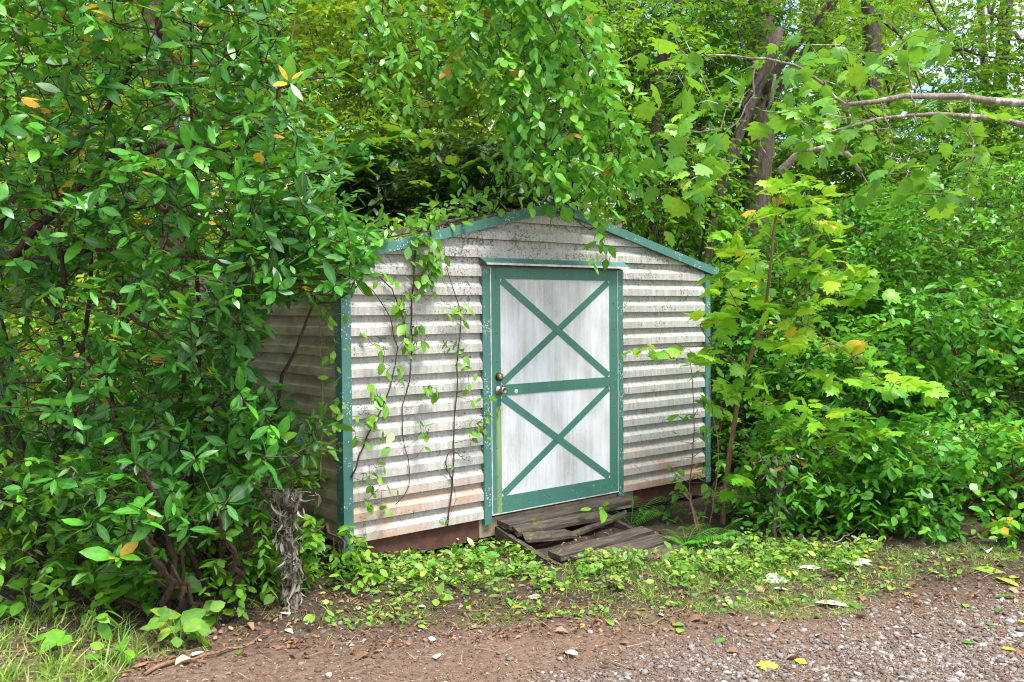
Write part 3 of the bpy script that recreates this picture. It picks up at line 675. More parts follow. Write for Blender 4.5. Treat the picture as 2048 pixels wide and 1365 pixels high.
forest_tree('beech_tree', 'light green tree far behind the rhododendron stems', [tp(120, 760, 12), tp(110, 300, 12), tp(105, 0, 12), tp(100, -200, 12)], .12, .08,
    [crown(100, 300, 12.3, 2.0, 1.2, 1.8), crown(260, 620, 12, 1.6, 1.0, 1.1), crown(60, 830, 11.5, 1.3, 1, .7)], 800, limbs=7, mat='far', tint=(.2, .95))
# distant wood: reads as one mass
NF = 20000
az_ = rnd(-.72, .72, NF); dist = rnd(15, 34, NF); zz = rng.random(NF) ** .8
C = np.stack([np.tan(az_) * dist, dist, np.zeros(NF)], 1); gh = gz(C[:, 0], C[:, 1]); top = 5.2 + 4.2 * vnoise(C[:, 0] * .33 + 20, C[:, 1] * .2) + .12 * dist
C[:, 2] = gh + zz * top
hole = vnoise(C[:, 0] / dist * 13 + 4, C[:, 2] / dist * 15 + 2); el_t = (C[:, 2] - CAMZ) / dist; azx = C[:, 0] / dist
C = C[~((hole > .54) & (el_t > .155) & (azx > .10))]
L = Leaves(); D = nrm(rng.normal(0, 1, C.shape) * [1, 1, .3])
sprays(L, C, D, 12, .9, (.12, .22), .42, .22, np.clip(rnd(.15, .85, len(C)) + (vnoise(C[:, 0] * .4, C[:, 2] * .5) - .5) * .5, 0, 1))
wood = L.build(None, (0, 0, 0), 'far', 'simplew', name='distant_wood')
props(wood, 'sunlit mass of far woodland filling the background', 'woodland', kind='stuff')
# a few slender far trunks one can tell apart
for i, (px, Y, w, m_) in enumerate([(1752, 19, .10, 'pale grey thin far trunk by the sky gaps'), (255, 17, .10, 'thin dark far trunk left of the reddish trunk'), (905, 18, .11, 'thin far trunk left of the dogwood branches'), (1640, 21, .13, 'far trunk between the thick maple and the sky gaps'), (1960, 22, .12, 'slender far trunk beyond the pale sycamore limbs')]):
    b_ = at(px, 600, Y); b_[2] = gz(b_[0], b_[1]); t = thing('slender_tree', m_, 'tree', b_)
    p = smooth_path([b_ - [0, 0, .2], b_ + [.1, 0, 3], b_ + [rnd(-.3, .3), 0, 6], b_ + [rnd(-.4, .4), 0, 11]], 12, .03); one_tube('trunk', p, np.linspace(w, w * .6, 12), 'bark', t, b_, 7, .05)
    TB = Tubes(); L = Leaves(); TB.nodes.append(p[4:])
    C = p[rng.integers(6, 12, 160)] + rng.normal(0, 1, (160, 3)) * [1.2, 1.0, .9]; TB.twigs(C, .012, .004); props(TB.build('branches', 'bark_dark', t, b_), kind='stuff')
    sprays(L, C, nrm(rng.normal(0, 1, C.shape) * [1, 1, .3]), 12, .7, (.10, .17), .4, .22, rnd(.2, .9, 160)); L.build(t, b_, 'far', 'simplew', name='crown')

# ================================================================== UNDERSTORY: bushes right, thicket behind the shed
def bush(name, label, poly, y0, y1, n, base_px, mat='bush', tm='ovate', size=(.07, .12), k=9, length=.30, nobj=0, stems=7, group=None, bias=.8, tint=(.1, .8), cat='shrub', bark='twig', droop=.35, flat=.35):
    b_ = on_ground(np.array(base_px[0]), np.array(base_px[1])).reshape(3) if len(base_px) == 2 else at(base_px[0], base_px[1], base_px[2]); b_[2] = gz(b_[0], b_[1])
    t = thing(name, label, cat, b_, group); C, a = sample_poly(poly, n, y0, y1, bias)
    ok = C[:, 2] > gz(C[:, 0], C[:, 1]) + .04; C = C[ok]
    keep = vnoise(C[:, 0] * 2.2 + 5, C[:, 2] * 2.2 + C[:, 1] * 1.4) > .26; C = C[keep]
    TB = Tubes(); ctr = C.mean(0)
    for s in range(stems):
        e = C[rng.integers(len(C))]; st_ = b_ + rng.normal(0, .12, 3) * [1, 1, 0] - [0, 0, .04]
        p = smooth_path([st_, st_ * .55 + e * .45 + [0, 0, .3], e], 10, .02); TB.add(p, np.linspace(.018, .004, 10) * min(1., .35 + n / 500), 5, .05)
    TB.twigs(C, .005, .002); TB.build('stems', bark, t, b_)
    D = nrm(nrm((C - ctr) * [1, 1, .2]) * .6 + np.array([0, -.8, .1]) + rng.normal(0, .55, C.shape))
    tv = np.clip(rnd(*tint, len(C)) + (vnoise(C[:, 0] * 1.7, C[:, 2] * 1.7) - .5) * .35, 0, 1)
    L = Leaves(); sprays(L, C, D, k, length, size, flat, droop, tv); L.build(t, b_, mat, tm, nobj)
    return t
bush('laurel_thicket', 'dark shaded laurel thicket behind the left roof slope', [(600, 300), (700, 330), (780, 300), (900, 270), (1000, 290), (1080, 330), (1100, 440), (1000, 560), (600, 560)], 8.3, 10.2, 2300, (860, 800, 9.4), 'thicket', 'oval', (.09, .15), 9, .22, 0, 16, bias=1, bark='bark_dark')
GT = 'understory trees hemming the shed'
bush('understory_tree', 'leafy young tree behind the shed between the leaning trunk and the dogwood', [(1180, 100), (1330, 60), (1460, 160), (1480, 480), (1400, 560), (1280, 470), (1200, 380)], 10.2, 12.5, 900, (1330, 700, 11), 'forest', 'simple', (.08, .13), 12, .5, 0, 8, GT, 1, (.1, .7), 'tree')
bush('understory_tree', 'leafy young tree behind the thick grey brown trunk', [(1430, 60), (1700, 100), (1760, 420), (1640, 560), (1440, 520)], 11.5, 14, 1100, (1600, 700, 12.5), 'forest', 'simple', (.08, .13), 12, .5, 0, 8, GT, 1, (.1, .8), 'tree')
bush('understory_tree', 'leafy young tree above the tall slope shrub', [(1700, 230), (1900, 190), (2250, 180), (2250, 520), (1900, 560), (1720, 480)], 11.5, 14.5, 1300, (1950, 700, 12.5), 'forest', 'simple', (.08, .13), 12, .5, 0, 8, GT, 1, (.1, .85), 'tree')
bush('understory_tree', 'bright leafy young tree between the rhododendron and the dogwood', [(520, -150), (900, -150), (960, 120), (900, 330), (700, 380), (560, 330)], 9.8, 12.5, 1200, (720, 700, 11), 'far', 'simple', (.08, .13), 12, .5, 0, 8, GT, 1, (.2, .9), 'tree')
bush('understory_tree', 'leafy young tree behind the top of the dogwood', [(880, -200), (1330, -200), (1300, 250), (1060, 330), (900, 250)], 10.5, 13.0, 1000, (1050, 700, 11.6), 'forest', 'simple', (.08, .13), 12, .5, 0, 8, GT, 1, (.2, .9), 'tree')
bush('understory_tree', 'yellow green young tree far behind the rhododendron stems', [(-200, -150), (560, -150), (600, 420), (500, 700), (-200, 760)], 9.3, 12.5, 1700, (200, 760, 10.5), 'far', 'simple', (.08, .13), 12, .5, 0, 8, GT, 1, (.2, .95), 'tree')
bush('understory_tree', 'small leaved young tree screening the slim dark trunk behind the ridge', [(1190, 40), (1330, 20), (1440, 120), (1440, 330), (1390, 500), (1290, 470), (1220, 380), (1200, 200)], 8.8, 9.6, 330, (1300, 700, 9.2), 'forest', 'simple', (.06, .105), 12, .42, 0, 6, GT, 1, (.2, .9), 'tree')
bush('maple_understory', 'large leaved maple branches in front of the dark thicket above the roof', [(690, 280), (840, 280), (930, 330), (900, 420), (760, 390), (690, 340)], 8.3, 9.2, 70, (760, 760, 8.6), 'forest', 'maple', (.11, .18), 6, .35, 90, 4, tint=(.0, .3))
G2 = 'shrubs growing right of the shed'
bush('spicebush', 'tall leafy shrub filling the slope behind the hanging leaf shrub', [(1690, 420), (1800, 380), (1960, 330), (2440, 300), (2440, 800), (1960, 830), (1800, 760), (1700, 640)], 8.8, 11.5, 2900, (1930, 800, 9.8), size=(.055, .105), group=G2, nobj=120, tint=(.05, .7))
bush('spicebush', 'dark green shrub between the thick trunk and the tall slope shrub', [(1430, 420), (1560, 460), (1700, 380), (1800, 440), (1780, 720), (1600, 760), (1440, 800)], 8.8, 11.0, 1700, (1600, 800, 9.5), size=(.055, .105), group=G2, nobj=60, tint=(.0, .6))
bush('pawpaw_shrub', 'glossy shrub with hanging oval leaves in front of the slope shrub', [(1760, 600), (1900, 560), (2060, 620), (2200, 640), (2200, 900), (2000, 900), (1840, 840), (1740, 740)], 7.7, 9.4, 800, (1950, 900, 8.6), tm='ovate', size=(.075, .125), group=G2, nobj=200, tint=(.1, .75), droop=.5)
bush('bramble_bank', 'bright green bramble mound at the foot of the sapling', [(1530, 880), (1560, 830), (1660, 840), (1800, 880), (1850, 1030), (1760, 1085), (1600, 1110), (1510, 1105), (1490, 1010)], 6.4, 7.7, 950, (1620, 1040), tm='ovate', size=(.05, .10), group=G2, nobj=260, tint=(.2, .85), cat='bramble')
bush('grapevine_bank', 'round leaved bright shrub at the road edge under the slope', [(1780, 840), (1900, 840), (2060, 860), (2440, 880), (2440, 1090), (2000, 1100), (1860, 1100), (1780, 1060)], 6.25, 8.2, 1700, (1960, 1030), tm='broad', size=(.05, .10), group=G2, nobj=260, tint=(.2, .85))
bush('pawpaw_shrub', 'leafy shrub filling the shade behind the sapling stem', [(1600, 680), (1720, 660), (1830, 740), (1840, 880), (1700, 920), (1580, 880)], 7.9, 8.8, 420, (1700, 900, 8.3), size=(.06, .11), group=G2, nobj=120, tint=(.1, .8))
bush('low_shrub', 'leafy growth crowding the right corner trim of the shed', [(1440, 540), (1490, 530), (1560, 640), (1600, 800), (1560, 960), (1440, 980), (1440, 760)], 8.4, 9.6, 620, (1470, 950, 8.4), size=(.06, .11), group=G2, nobj=90, tint=(.1, .8))
bush('shady_undergrowth', 'dim undergrowth below the right rim board of the shed', [(1270, 1010), (1400, 990), (1480, 1000), (1480, 1080), (1340, 1080)], 7.0, 8.0, 170, (1390, 1060), size=(.05, .085), stems=3, tint=(.1, .7), nobj=40, cat='undergrowth')
bush('yellowing_shrub', 'yellowing low shrub seen through the rhododendron', [(-150, 640), (120, 660), (330, 560), (420, 700), (450, 900), (380, 1040), (-150, 1040)], 6.9, 8.6, 620, (150, 1020, 7.6), tm='ovate', size=(.07, .12), nobj=0, tint=(.35, .98), bark='twig')
bush('leafy_undergrowth', 'mixed leafy undergrowth beneath the rhododendron', [(-150, 880), (150, 900), (330, 960), (520, 1000), (560, 1120), (480, 1180), (300, 1190), (100, 1170), (-150, 1190)], 4.75, 6.2, 620, (250, 1150), tm='ovate', mat='vine', size=(.05, .10), nobj=300, k=8, length=.2, tint=(.0, .6), cat='undergrowth')
bush('ivy_mound', 'tangle of small ivy-like leaves at the left foot of the shed', [(560, 960), (640, 930), (700, 960), (740, 1010), (740, 1090), (700, 1160), (600, 1170), (520, 1140), (520, 1040)], 5.3, 6.1, 330, (640, 1120), tm='ovate', mat='vine', size=(.045, .085), nobj=240, k=8, length=.2, tint=(.05, .7), cat='undergrowth')

# ================================================================== RHODODENDRON (left)
def rhodo(name, label, poly, y0, y1, n, bases, mains, nobj, size=(.075, .150), k=7, dens=None, bias=1.0, extra=()):
    b_ = np.array([bases[0][0], bases[0][1], float(gz(*bases[0][:2]))])
    t = thing(name, label, 'shrub', b_)
    C, a = sample_poly(poly, n, y0, y1, bias, dens)
    for (pl, m_, ya, yb) in extra: C = np.concatenate([C, sample_poly(pl, m_, ya, yb)[0]])
    C = C[C[:, 2] > gz(C[:, 0], C[:, 1]) + .12]
    # keep out of the shed volume
    q = C - SP; u_, w_ = q @ SD, q @ SBK; C = C[~((u_ > -.30) & (w_ > -.10) & (C[:, 2] < SB + 1.95))]
    TB = Tubes()
    for (pts, ra, rb) in mains:
        p = smooth_path(pts, 16, .012); TB.add(p, np.linspace(ra, rb, 16), 7, .06)
    for b2 in bases:
        b2 = np.array([b2[0], b2[1], float(gz(*b2[:2])) - .05])
        for _ in range(5):
            e = C[rng.integers(len(C))]; p = smooth_path([b2 + rng.normal(0, .06, 3) * [1, 1, 0], b2 * .6 + e * .4 + rng.normal(0, .12, 3), e], 14, .015); TB.add(p, np.linspace(.024, .006, 14), 6, .06)
    TB.twigs(C, .0055, .003); TB.build('branches', 'bark_red', t, b_)
    ctr = np.array([C[:, 0].mean() - .3, C[:, 1].mean() + .6, C[:, 2].mean() - .6])
    A = nrm(nrm(C - ctr) * .55 + np.array([.1, -.35, .75]) + rng.normal(0, .6, C.shape))
    tv = np.clip(.06 + .50 * vnoise(C[:, 0] * 2 + 3, C[:, 2] * 2) + .10 * (C[:, 2] - 1.6) + rng.normal(0, .12, len(C)) + .38 * (rng.random(len(C)) < .16), .02, .95)
    L = Leaves(); h_ = rng.random(len(C)) < .62; rosettes(L, C[h_], A[h_], k, size, (.45, 1.8), tv[h_]); sprays(L, C[~h_], A[~h_], k - 1, .18, (size[0] * .85, size[1] * .9), .5, .3, tv[~h_]); L.build(t, b_, 'rhodo', 'oval', nobj)
    # a few yellowed leaves
    return t
RP = [(-260, -260), (520, -260), (560, -60), (600, 40), (560, 110), (690, 140), (640, 190), (590, 250), (700, 350), (650, 400), (745, 470), (730, 560), (690, 560), (730, 640), (690, 665), (600, 590), (540, 600), (500, 680), (480, 760), (560, 800), (640, 850), (640, 900), (560, 960), (470, 1010), (380, 1040), (200, 1030), (-260, 1060)]
def rdens(x, y):
    d = np.ones_like(x); d = np.where((x < 330) & (y > 620), .6, d); d = np.where((x > 560) & (y < 300), .5, d); d = np.where((x > 470) & (y > 560) & (y < 1000), .65, d); return d
rhodo('rhododendron_shrub', 'huge glossy rhododendron leaning over the left side of the shed', RP, 4.6, 6.8, 3500, [(-2.6, 6.0), (-2.05, 6.0), (-3.0, 5.6)],
    [([at(-40, 480, 5.4), at(60, 380, 5.4), at(130, 310, 5.5), at(200, 240, 5.6)], .04, .02), ([at(-30, 560, 5.3), at(80, 450, 5.3), at(220, 320, 5.5), at(260, 290, 5.6)], .032, .015),
     ([at(230, 1120, 5.7), at(270, 980, 5.6), at(225, 800, 5.5), at(215, 760, 5.5), at(150, 680, 5.5), at(60, 560, 5.5)], .02, .012), ([at(215, 310, 5.5), at(350, 295, 5.3), at(480, 300, 5.1), at(540, 240, 5.0)], .016, .006),
     ([at(150, 400, 5.3), at(300, 410, 5.2), at(420, 440, 5.1), at(520, 520, 5.0)], .016, .006), ([at(40, 520, 5.2), at(200, 500, 5.2), at(360, 510, 5.1), at(520, 540, 5.0), at(650, 570, 5.2)], .018, .005),
     ([at(330, 0, 5.3), at(310, 80, 5.3), at(260, 140, 5.4), at(200, 240, 5.5)], .022, .016), ([at(200, 580, 5.3), at(240, 610, 5.2), at(330, 680, 5.1), at(420, 760, 5.1)], .014, .005),
     ([at(100, 720, 5.2), at(200, 770, 5.2), at(260, 900, 5.1), at(300, 1000, 5.1)], .012, .006)], 300, dens=rdens, extra=[([(470, 400), (640, 410), (740, 470), (735, 560), (640, 575), (560, 590), (480, 610)], 190, 4.8, 5.5), ([(430, 600), (510, 600), (500, 760), (560, 800), (600, 880), (520, 960), (430, 960)], 150, 4.8, 5.6)])
rhodo('low_rhododendron', 'low rhododendron sprout with broad whorled leaves at the dirt edge', [(190, 930), (330, 900), (420, 920), (500, 960), (520, 1040), (430, 1080), (300, 1160), (190, 1170), (150, 1080)], 4.5, 5.2, 60, [(-1.75, 5.15), (-1.95, 5.0)],
    [([at(320, 1190, 5.1), at(340, 1080, 4.9), at(390, 990, 4.8)], .012, .006)], 260, size=(.09, .15), k=8)

# ================================================================== DOGWOOD hanging over the ridge
def branchy(name, label, cat, base, trunk, limbs, tips_fn, mat, tm, nobj, bark, group=None, k=7, length=.3, size=(.1, .15), droop=.5, flat=.3, tint=(.2, .8), r=(.07, .03), dirf=None, trunkmat=None):
    base = np.array(base, float); base[2] = float(gz(base[0], base[1])); t = thing(name, label, cat, base, group)
    tr = smooth_path([base - [0, 0, .1]] + list(trunk), 14, .01); one_tube('trunk', tr, np.linspace(r[0], r[1], 14), trunkmat or bark, t, base, 9, .05)
    TB = Tubes()
    for pts, ra, rb in limbs: TB.add(smooth_path(pts, 14, .008), np.linspace(ra, rb, 14), 7, .06)
    C, D, tv, ln = tips_fn(); TB.twigs(C, .005, .002); TB.build('limbs', bark, t, base)
    L = Leaves(); sprays(L, C, D, k, ln, size, flat, droop, tv); L.build(t, base, mat, tm, nobj); return t
def dog_tips():
    P1 = [(930, -160), (1130, -160), (1180, 20), (1215, 120), (1250, 230), (1250, 330), (1210, 370), (1130, 335), (1050, 340), (1000, 300), (1010, 220), (940, 150), (900, 40)]
    C1, _ = sample_poly(P1, 400, 6.1, 7.2); C2, _ = sample_poly([(720, -60), (900, -60), (960, 120), (930, 200), (780, 240), (690, 140)], 70, 6.6, 7.6)
    C3 = at(np.array([1060., 1110, 1150, 1185, 1205, 1000, 960, 920]), np.array([350., 360, 400, 420, 440, 350, 300, 330]), np.array([6.35, 6.35, 6.3, 6.3, 6.3, 6.4, 6.9, 6.9]))
    C = np.concatenate([C1, C2, C3]); D = nrm(np.array([.25, -.35, -.45]) + rng.normal(0, .4, C.shape))
    return C, D, np.clip(rng.normal(.45, .2, len(C)), .05, .96), rnd(.22, .36, len(C))
branchy('dogwood_tree', 'dogwood arching over the shed ridge with drooping pale green leaves', 'tree', (.55, 9.3, 0),
    [at(1110, 420, 9.2), at(1085, 260, 8.8), at(1060, 40, 8.0), at(1040, -200, 7.2)],
    [([at(1060, 40, 8.0), at(1060, 150, 7.2), at(1040, 260, 6.7), at(1080, 400, 6.5)], .02, .006), ([at(1050, -60, 7.8), at(1150, 60, 7.0), at(1220, 240, 6.7), at(1235, 400, 6.6)], .02, .006),
     ([at(1060, 60, 8.0), at(960, 60, 7.4), at(860, 90, 7.2), at(740, 130, 7.2)], .018, .006), ([at(1090, 400, 6.5), at(1140, 430, 6.4), at(1180, 460, 6.35)], .006, .003)],
    dog_tips, 'dogwood', 'ovate', 300, 'bark_dark', k=8, size=(.07, .125), droop=.55, flat=.35)

# ================================================================== SYCAMORE branch from the right
def syc_tips():
    px = [(1350, 90), (1420, 110), (1390, 150), (1460, 150), (1560, 95), (1620, 100), (1700, 80), (1690, 110), (1600, 130), (1650, 145), (1760, 130), (1800, 100), (1850, 75), (1840, 110), (1500, 190), (1420, 210), (1560, 210), (1480, 230),
          (1360, 270), (1400, 300), (1440, 270), (1340, 330), (1380, 350), (1350, 400), (1420, 380), (1440, 330), (1600, 230), (1650, 250), (1680, 240), (1720, 250), (1700, 280), (1750, 260), (1630, 290), (1790, 330), (1830, 320), (1930, 280), (1900, 290), (1950, 300),
          (1760, 370), (1810, 370), (1870, 360), (1910, 390), (1960, 380), (1990, 330), (1840, 400), (1700, 150), (1740, 180), (1310, 180), (1370, 190), (1530, 140), (1870, 90), (1920, 70), (1660, 200), (1620, 180), (1900, 215), (1960, 240)]
    px = np.array(px, float); px = np.concatenate([px, px[::2] + rng.normal(0, 25, px[::2].shape)])
    C = at(px[:, 0], px[:, 1] - 12, rnd(5.6, 7.0, len(px))); D = nrm(np.array([-.5, -.2, -.35]) + rng.normal(0, .5, C.shape))
    return C, D, np.clip(rng.normal(.4, .22, len(C)), .02, .95), rnd(.15, .28, len(C))
branchy('sycamore_tree', 'sycamore whose pale lichened limbs and lobed leaves reach in over the right shrubs', 'tree', (5.35, 7.4, 0),
    [at(2330, 500, 7.4), at(2320, 200, 7.3), at(2300, -100, 7.2)],
    [([at(2320, 240, 7.3), at(2150, 215, 6.9), at(2048, 212, 6.6), at(1930, 195, 6.4), at(1830, 187, 6.3), at(1760, 200, 6.2), at(1690, 210, 6.1)], .045, .016),
     ([at(2320, 330, 7.3), at(2150, 260, 7.0), at(2040, 243, 6.8), at(1920, 232, 6.7), at(1850, 226, 6.7), at(1760, 235, 6.6), at(1680, 255, 6.6), at(1630, 275, 6.6)], .038, .008),
     ([at(1690, 210, 6.1), at(1600, 130, 6.0), at(1480, 110, 6.0), at(1360, 112, 6.0)], .012, .005), ([at(1830, 187, 6.3), at(1810, 130, 6.2), at(1800, 90, 6.2)], .008, .004),
     ([at(1690, 300, 6.8), at(1700, 240, 6.6), at(1690, 210, 6.1)], .014, .014), ([at(1560, 345, 6.9), at(1600, 300, 6.9), at(1650, 297, 6.8), at(1692, 303, 6.8), at(1722, 345, 6.8)], .032, .016),
     ([at(1550, 150, 6.0), at(1530, 230, 6.0), at(1522, 290, 6.0), at(1540, 330, 6.0)], .010, .005), ([at(1510, 115, 6.0), at(1505, 200, 6.0), at(1470, 250, 6.0), at(1385, 325, 6.0)], .007, .003),
     ([at(1760, 200, 6.2), at(1780, 260, 6.2), at(1790, 310, 6.2), at(1770, 350, 6.2)], .006, .003), ([at(1820, 190, 6.2), at(1830, 250, 6.2), at(1835, 310, 6.2)], .006, .003), ([at(1940, 200, 6.4), at(1945, 300, 6.3), at(1935, 390, 6.3)], .006, .003)],
    syc_tips, 'lobed', 'maple', 300, 'bark_pale', k=3, size=(.10, .175), droop=.35, flat=.5, r=(.13, .08))

# ================================================================== SAPLING at the right corner
def sap_tips():
    px = [(1560, 350), (1600, 360), (1530, 380), (1570, 395), (1620, 400), (1500, 420), (1590, 430), (1640, 440), (1480, 460), (1540, 450), (1520, 500), (1600, 480), (1650, 500), (1450, 500), (1560, 520), (1470, 540), (1620, 530), (1690, 540), (1700, 560), (1660, 570), (1580, 560), (1500, 570), (1440, 560),
          (1530, 610), (1480, 620), (1590, 610), (1640, 600), (1560, 640), (1460, 660), (1420, 640), (1520, 680), (1580, 690), (1640, 690), (1690, 690), (1720, 710), (1490, 720), (1440, 720), (1365, 695), (1550, 740), (1620, 740), (1470, 770), (1680, 760), (1730, 770), (1790, 760), (1820, 770), (1760, 790),
          (1520, 800), (1580, 800), (1440, 820), (1650, 830), (1700, 850), (1740, 860), (1660, 870), (1600, 880), (1540, 880), (1690, 900), (1500, 930), (1430, 700)]
    px = np.array(px, float); px = np.concatenate([px, px + rng.normal(0, 20, px.shape)]); C = at(px[:, 0], px[:, 1], rnd(6.3, 7.3, len(px)))
    D = nrm(np.stack([(px[:, 0] - 1520) / 200, rnd(-.7, .1, len(px)), rnd(-.15, .15, len(px))], 1) + rng.normal(0, .25, (len(px), 3)))
    return C, D, np.clip(rng.normal(.5, .2, len(C)) + (C[:, 2] - 1.6) * .12, .02, .97), rnd(.15, .28, len(C))
sb = on_ground(np.array(1446.), np.array(1050.)).reshape(3)
branchy('maple_sapling', 'sunlit maple sapling with yellow green leaves at the right front corner of the shed', 'sapling', sb,
    [at(1452, 960, 7.0), at(1468, 840, 6.95), at(1478, 760, 6.9), at(1515, 690, 6.9), at(1533, 600, 6.85), at(1540, 500, 6.8), at(1556, 420, 6.8), at(1560, 360, 6.8)],
    [([at(1455, 960, 7.0), at(1530, 915, 6.8), at(1620, 890, 6.7), at(1690, 850, 6.6)], .010, .004), ([at(1490, 740, 6.9), at(1430, 700, 6.8), at(1400, 650, 6.7)], .008, .003),
     ([at(1520, 670, 6.9), at(1600, 640, 6.7), at(1690, 700, 6.6), at(1760, 760, 6.5)], .007, .003), ([at(1540, 560, 6.85), at(1620, 540, 6.7), at(1700, 540, 6.6)], .006, .003)],
    sap_tips, 'sapling', 'maple', 300, 'stem_tan', k=5, size=(.085, .165), droop=.25, flat=.36, r=(.024, .008))
def simple_plant(name, label, cat, px_path, Y, tips, mat='vine', tm='ovate', size=(.07, .11), k=4, r=(.006, .003), bark='stem_tan', group=None, length=.12, ld=(0, -.4, 0)):
    b_ = on_ground(np.array(float(px_path[0][0])), np.array(float(px_path[0][1]))).reshape(3) if Y is None else at(px_path[0][0], px_path[0][1], Y)
    b_[2] = gz(b_[0], b_[1]); Y = b_[1]; t = thing(name, label, cat, b_, group)
    p = smooth_path([b_ - [0, 0, .03]] + [at(x, y, Y) for x, y in px_path[1:]], 14, .004); TB = Tubes(); TB.add(p, np.linspace(r[0], r[1], 14), 5)
    tips = np.array(tips, float); C = at(tips[:, 0], tips[:, 1], Y + rnd(-.12, .08, len(tips))); TB.twigs(C, .003, .0015); TB.build('stem', bark, t, b_)
    L = Leaves(); sprays(L, C, nrm(rng.normal(0, .5, C.shape) + np.array(ld)), k, length, size, .35, .3, rnd(.3, .8, len(C))); L.build(t, b_, mat, tm, 300); return t
simple_plant('thin_sapling', 'thin seedling tree in front of the right siding boards', 'sapling', [(1376, 1040), (1382, 950), (1390, 850), (1384, 760), (1380, 700)], None,
    [(1360, 700), (1400, 740), (1350, 720), (1395, 830), (1360, 830), (1350, 880), (1400, 860), (1360, 920), (1400, 900), (1340, 930), (1395, 950), (1365, 960), (1350, 985), (1410, 965)], k=3, size=(.07, .12))
simple_plant('thin_sapling', 'forked young shoot beside the sapling trunk near the corner', 'sapling', [(1415, 1060), (1430, 980), (1440, 900), (1425, 820), (1418, 760)], None,
    [(1430, 900), (1410, 850), (1440, 850), (1425, 800), (1445, 780), (1420, 930), (1460, 990), (1430, 760)], k=4, size=(.06, .10))

# ================================================================== VINES on the shed front
def vine(label, px, leaves, size=(.055, .10), yl=-.05, r=(.006, .0025), group=None, bark='bark_red', n=22, tint=(.1, .8), k=1):
    loc = front_pt(np.array([p[0] for p in px], float), np.array([p[1] for p in px], float), yl); W = loc2w(loc)
    b_ = W[0].copy(); b_[2] = max(.0, b_[2] - .02); t = thing('climbing_vine', label, 'vine', b_, group)
    p = smooth_path(W, n, .004); TB = Tubes(); TB.add(p, np.linspace(r[0], r[1], n), 5)
    lf = np.array(leaves, float); lf = np.repeat(lf, k, 0) + (rng.normal(0, 9, (len(lf) * k, 2)) if k > 1 else 0)
    C = loc2w(front_pt(lf[:, 0], lf[:, 1], yl - .03)) - SBK * rnd(0, .05, (len(lf), 1)); TB.twigs(C, .0022, .0012); TB.build('stem', bark, t, b_)
    L = Leaves(); T = nrm(np.array([0, 0, -.75]) - SBK * .25 + rng.normal(0, .5, C.shape)); N = nrm(-SBK * .7 + UP * .55 + rng.normal(0, .35, C.shape))
    L.add(C, T, N, rnd(size[0], size[1], len(C)), rnd(*tint, len(C))); L.build(t, b_, 'vine', 'ovate', 300); return t
vine('reddish vine rising from the shed left foot to the eave', [(702, 955), (722, 905), (750, 840), (775, 790), (795, 720), (790, 660), (770, 610), (730, 565), (715, 555)],
     [(745, 700), (735, 690), (760, 735), (790, 740), (800, 735), (760, 780), (745, 785), (735, 775), (750, 800), (765, 815), (730, 820), (745, 850), (770, 860), (715, 880), (760, 890), (790, 680), (725, 940), (760, 945), (745, 970), (770, 985), (740, 1000), (760, 1010), (720, 960), (750, 930), (735, 985), (775, 970)], k=2)
vine('thick leafy vine hanging from the left roof slope', [(845, 465), (830, 480), (828, 530), (825, 570), (822, 640), (822, 700), (825, 760), (805, 800), (802, 850), (812, 900), (825, 950), (815, 1000), (790, 1010)],
     [(835, 480), (825, 490), (850, 490), (840, 505), (860, 510), (845, 525), (858, 530), (835, 540), (850, 550), (862, 545), (840, 560), (825, 520), (845, 575), (810, 600), (815, 620), (820, 650), (800, 655), (832, 655), (808, 690), (830, 690), (835, 665), (815, 560), (840, 770), (850, 785), (860, 790), (838, 860), (842, 870), (825, 480), (835, 470), (815, 600), (855, 475), (865, 490), (870, 520), (830, 455), (850, 460), (815, 470), (868, 540)], (.06, .11), k=3, tint=(.05, .6))
vine('bare loop of vine bowed out from the upper left siding', [(690, 518), (730, 535), (775, 565), (795, 600), (806, 640), (812, 680)], [(750, 560), (775, 550), (790, 560), (760, 545), (800, 600)], (.07, .12))
vine('thin vine climbing next to the left door jamb', [(895, 1052), (903, 980), (908, 900), (908, 850), (912, 790), (915, 740), (918, 690), (925, 640), (915, 600), (893, 545), (888, 490)],
     [(900, 620), (910, 600), (920, 615), (925, 640), (935, 605), (890, 620), (905, 690), (925, 700), (915, 720), (950, 740), (935, 780), (945, 790), (960, 800), (950, 830), (945, 850), (955, 850), (940, 870), (930, 860), (965, 810), (905, 700), (890, 505), (880, 560), (975, 830), (968, 850), (955, 870)], (.05, .09), k=2)
vine('small looped vine tendril low on the left siding', [(905, 960), (890, 930), (892, 915), (905, 900), (930, 920)], [(900, 930), (895, 1040), (872, 1042)], (.04, .06))
vine('green stem running up the shaded side corner', [(640, 960), (642, 880), (646, 800), (643, 720), (640, 660), (632, 600)],
     [(660, 620), (650, 640), (665, 670), (655, 700), (650, 720), (665, 730), (655, 760), (665, 790), (670, 840), (650, 850), (690, 830), (705, 835), (720, 840), (735, 845), (660, 860), (650, 900), (670, 900), (700, 885), (655, 650), (640, 620)], (.05, .09), yl=-.16, bark='stem_green', k=2, tint=(.3, .8))
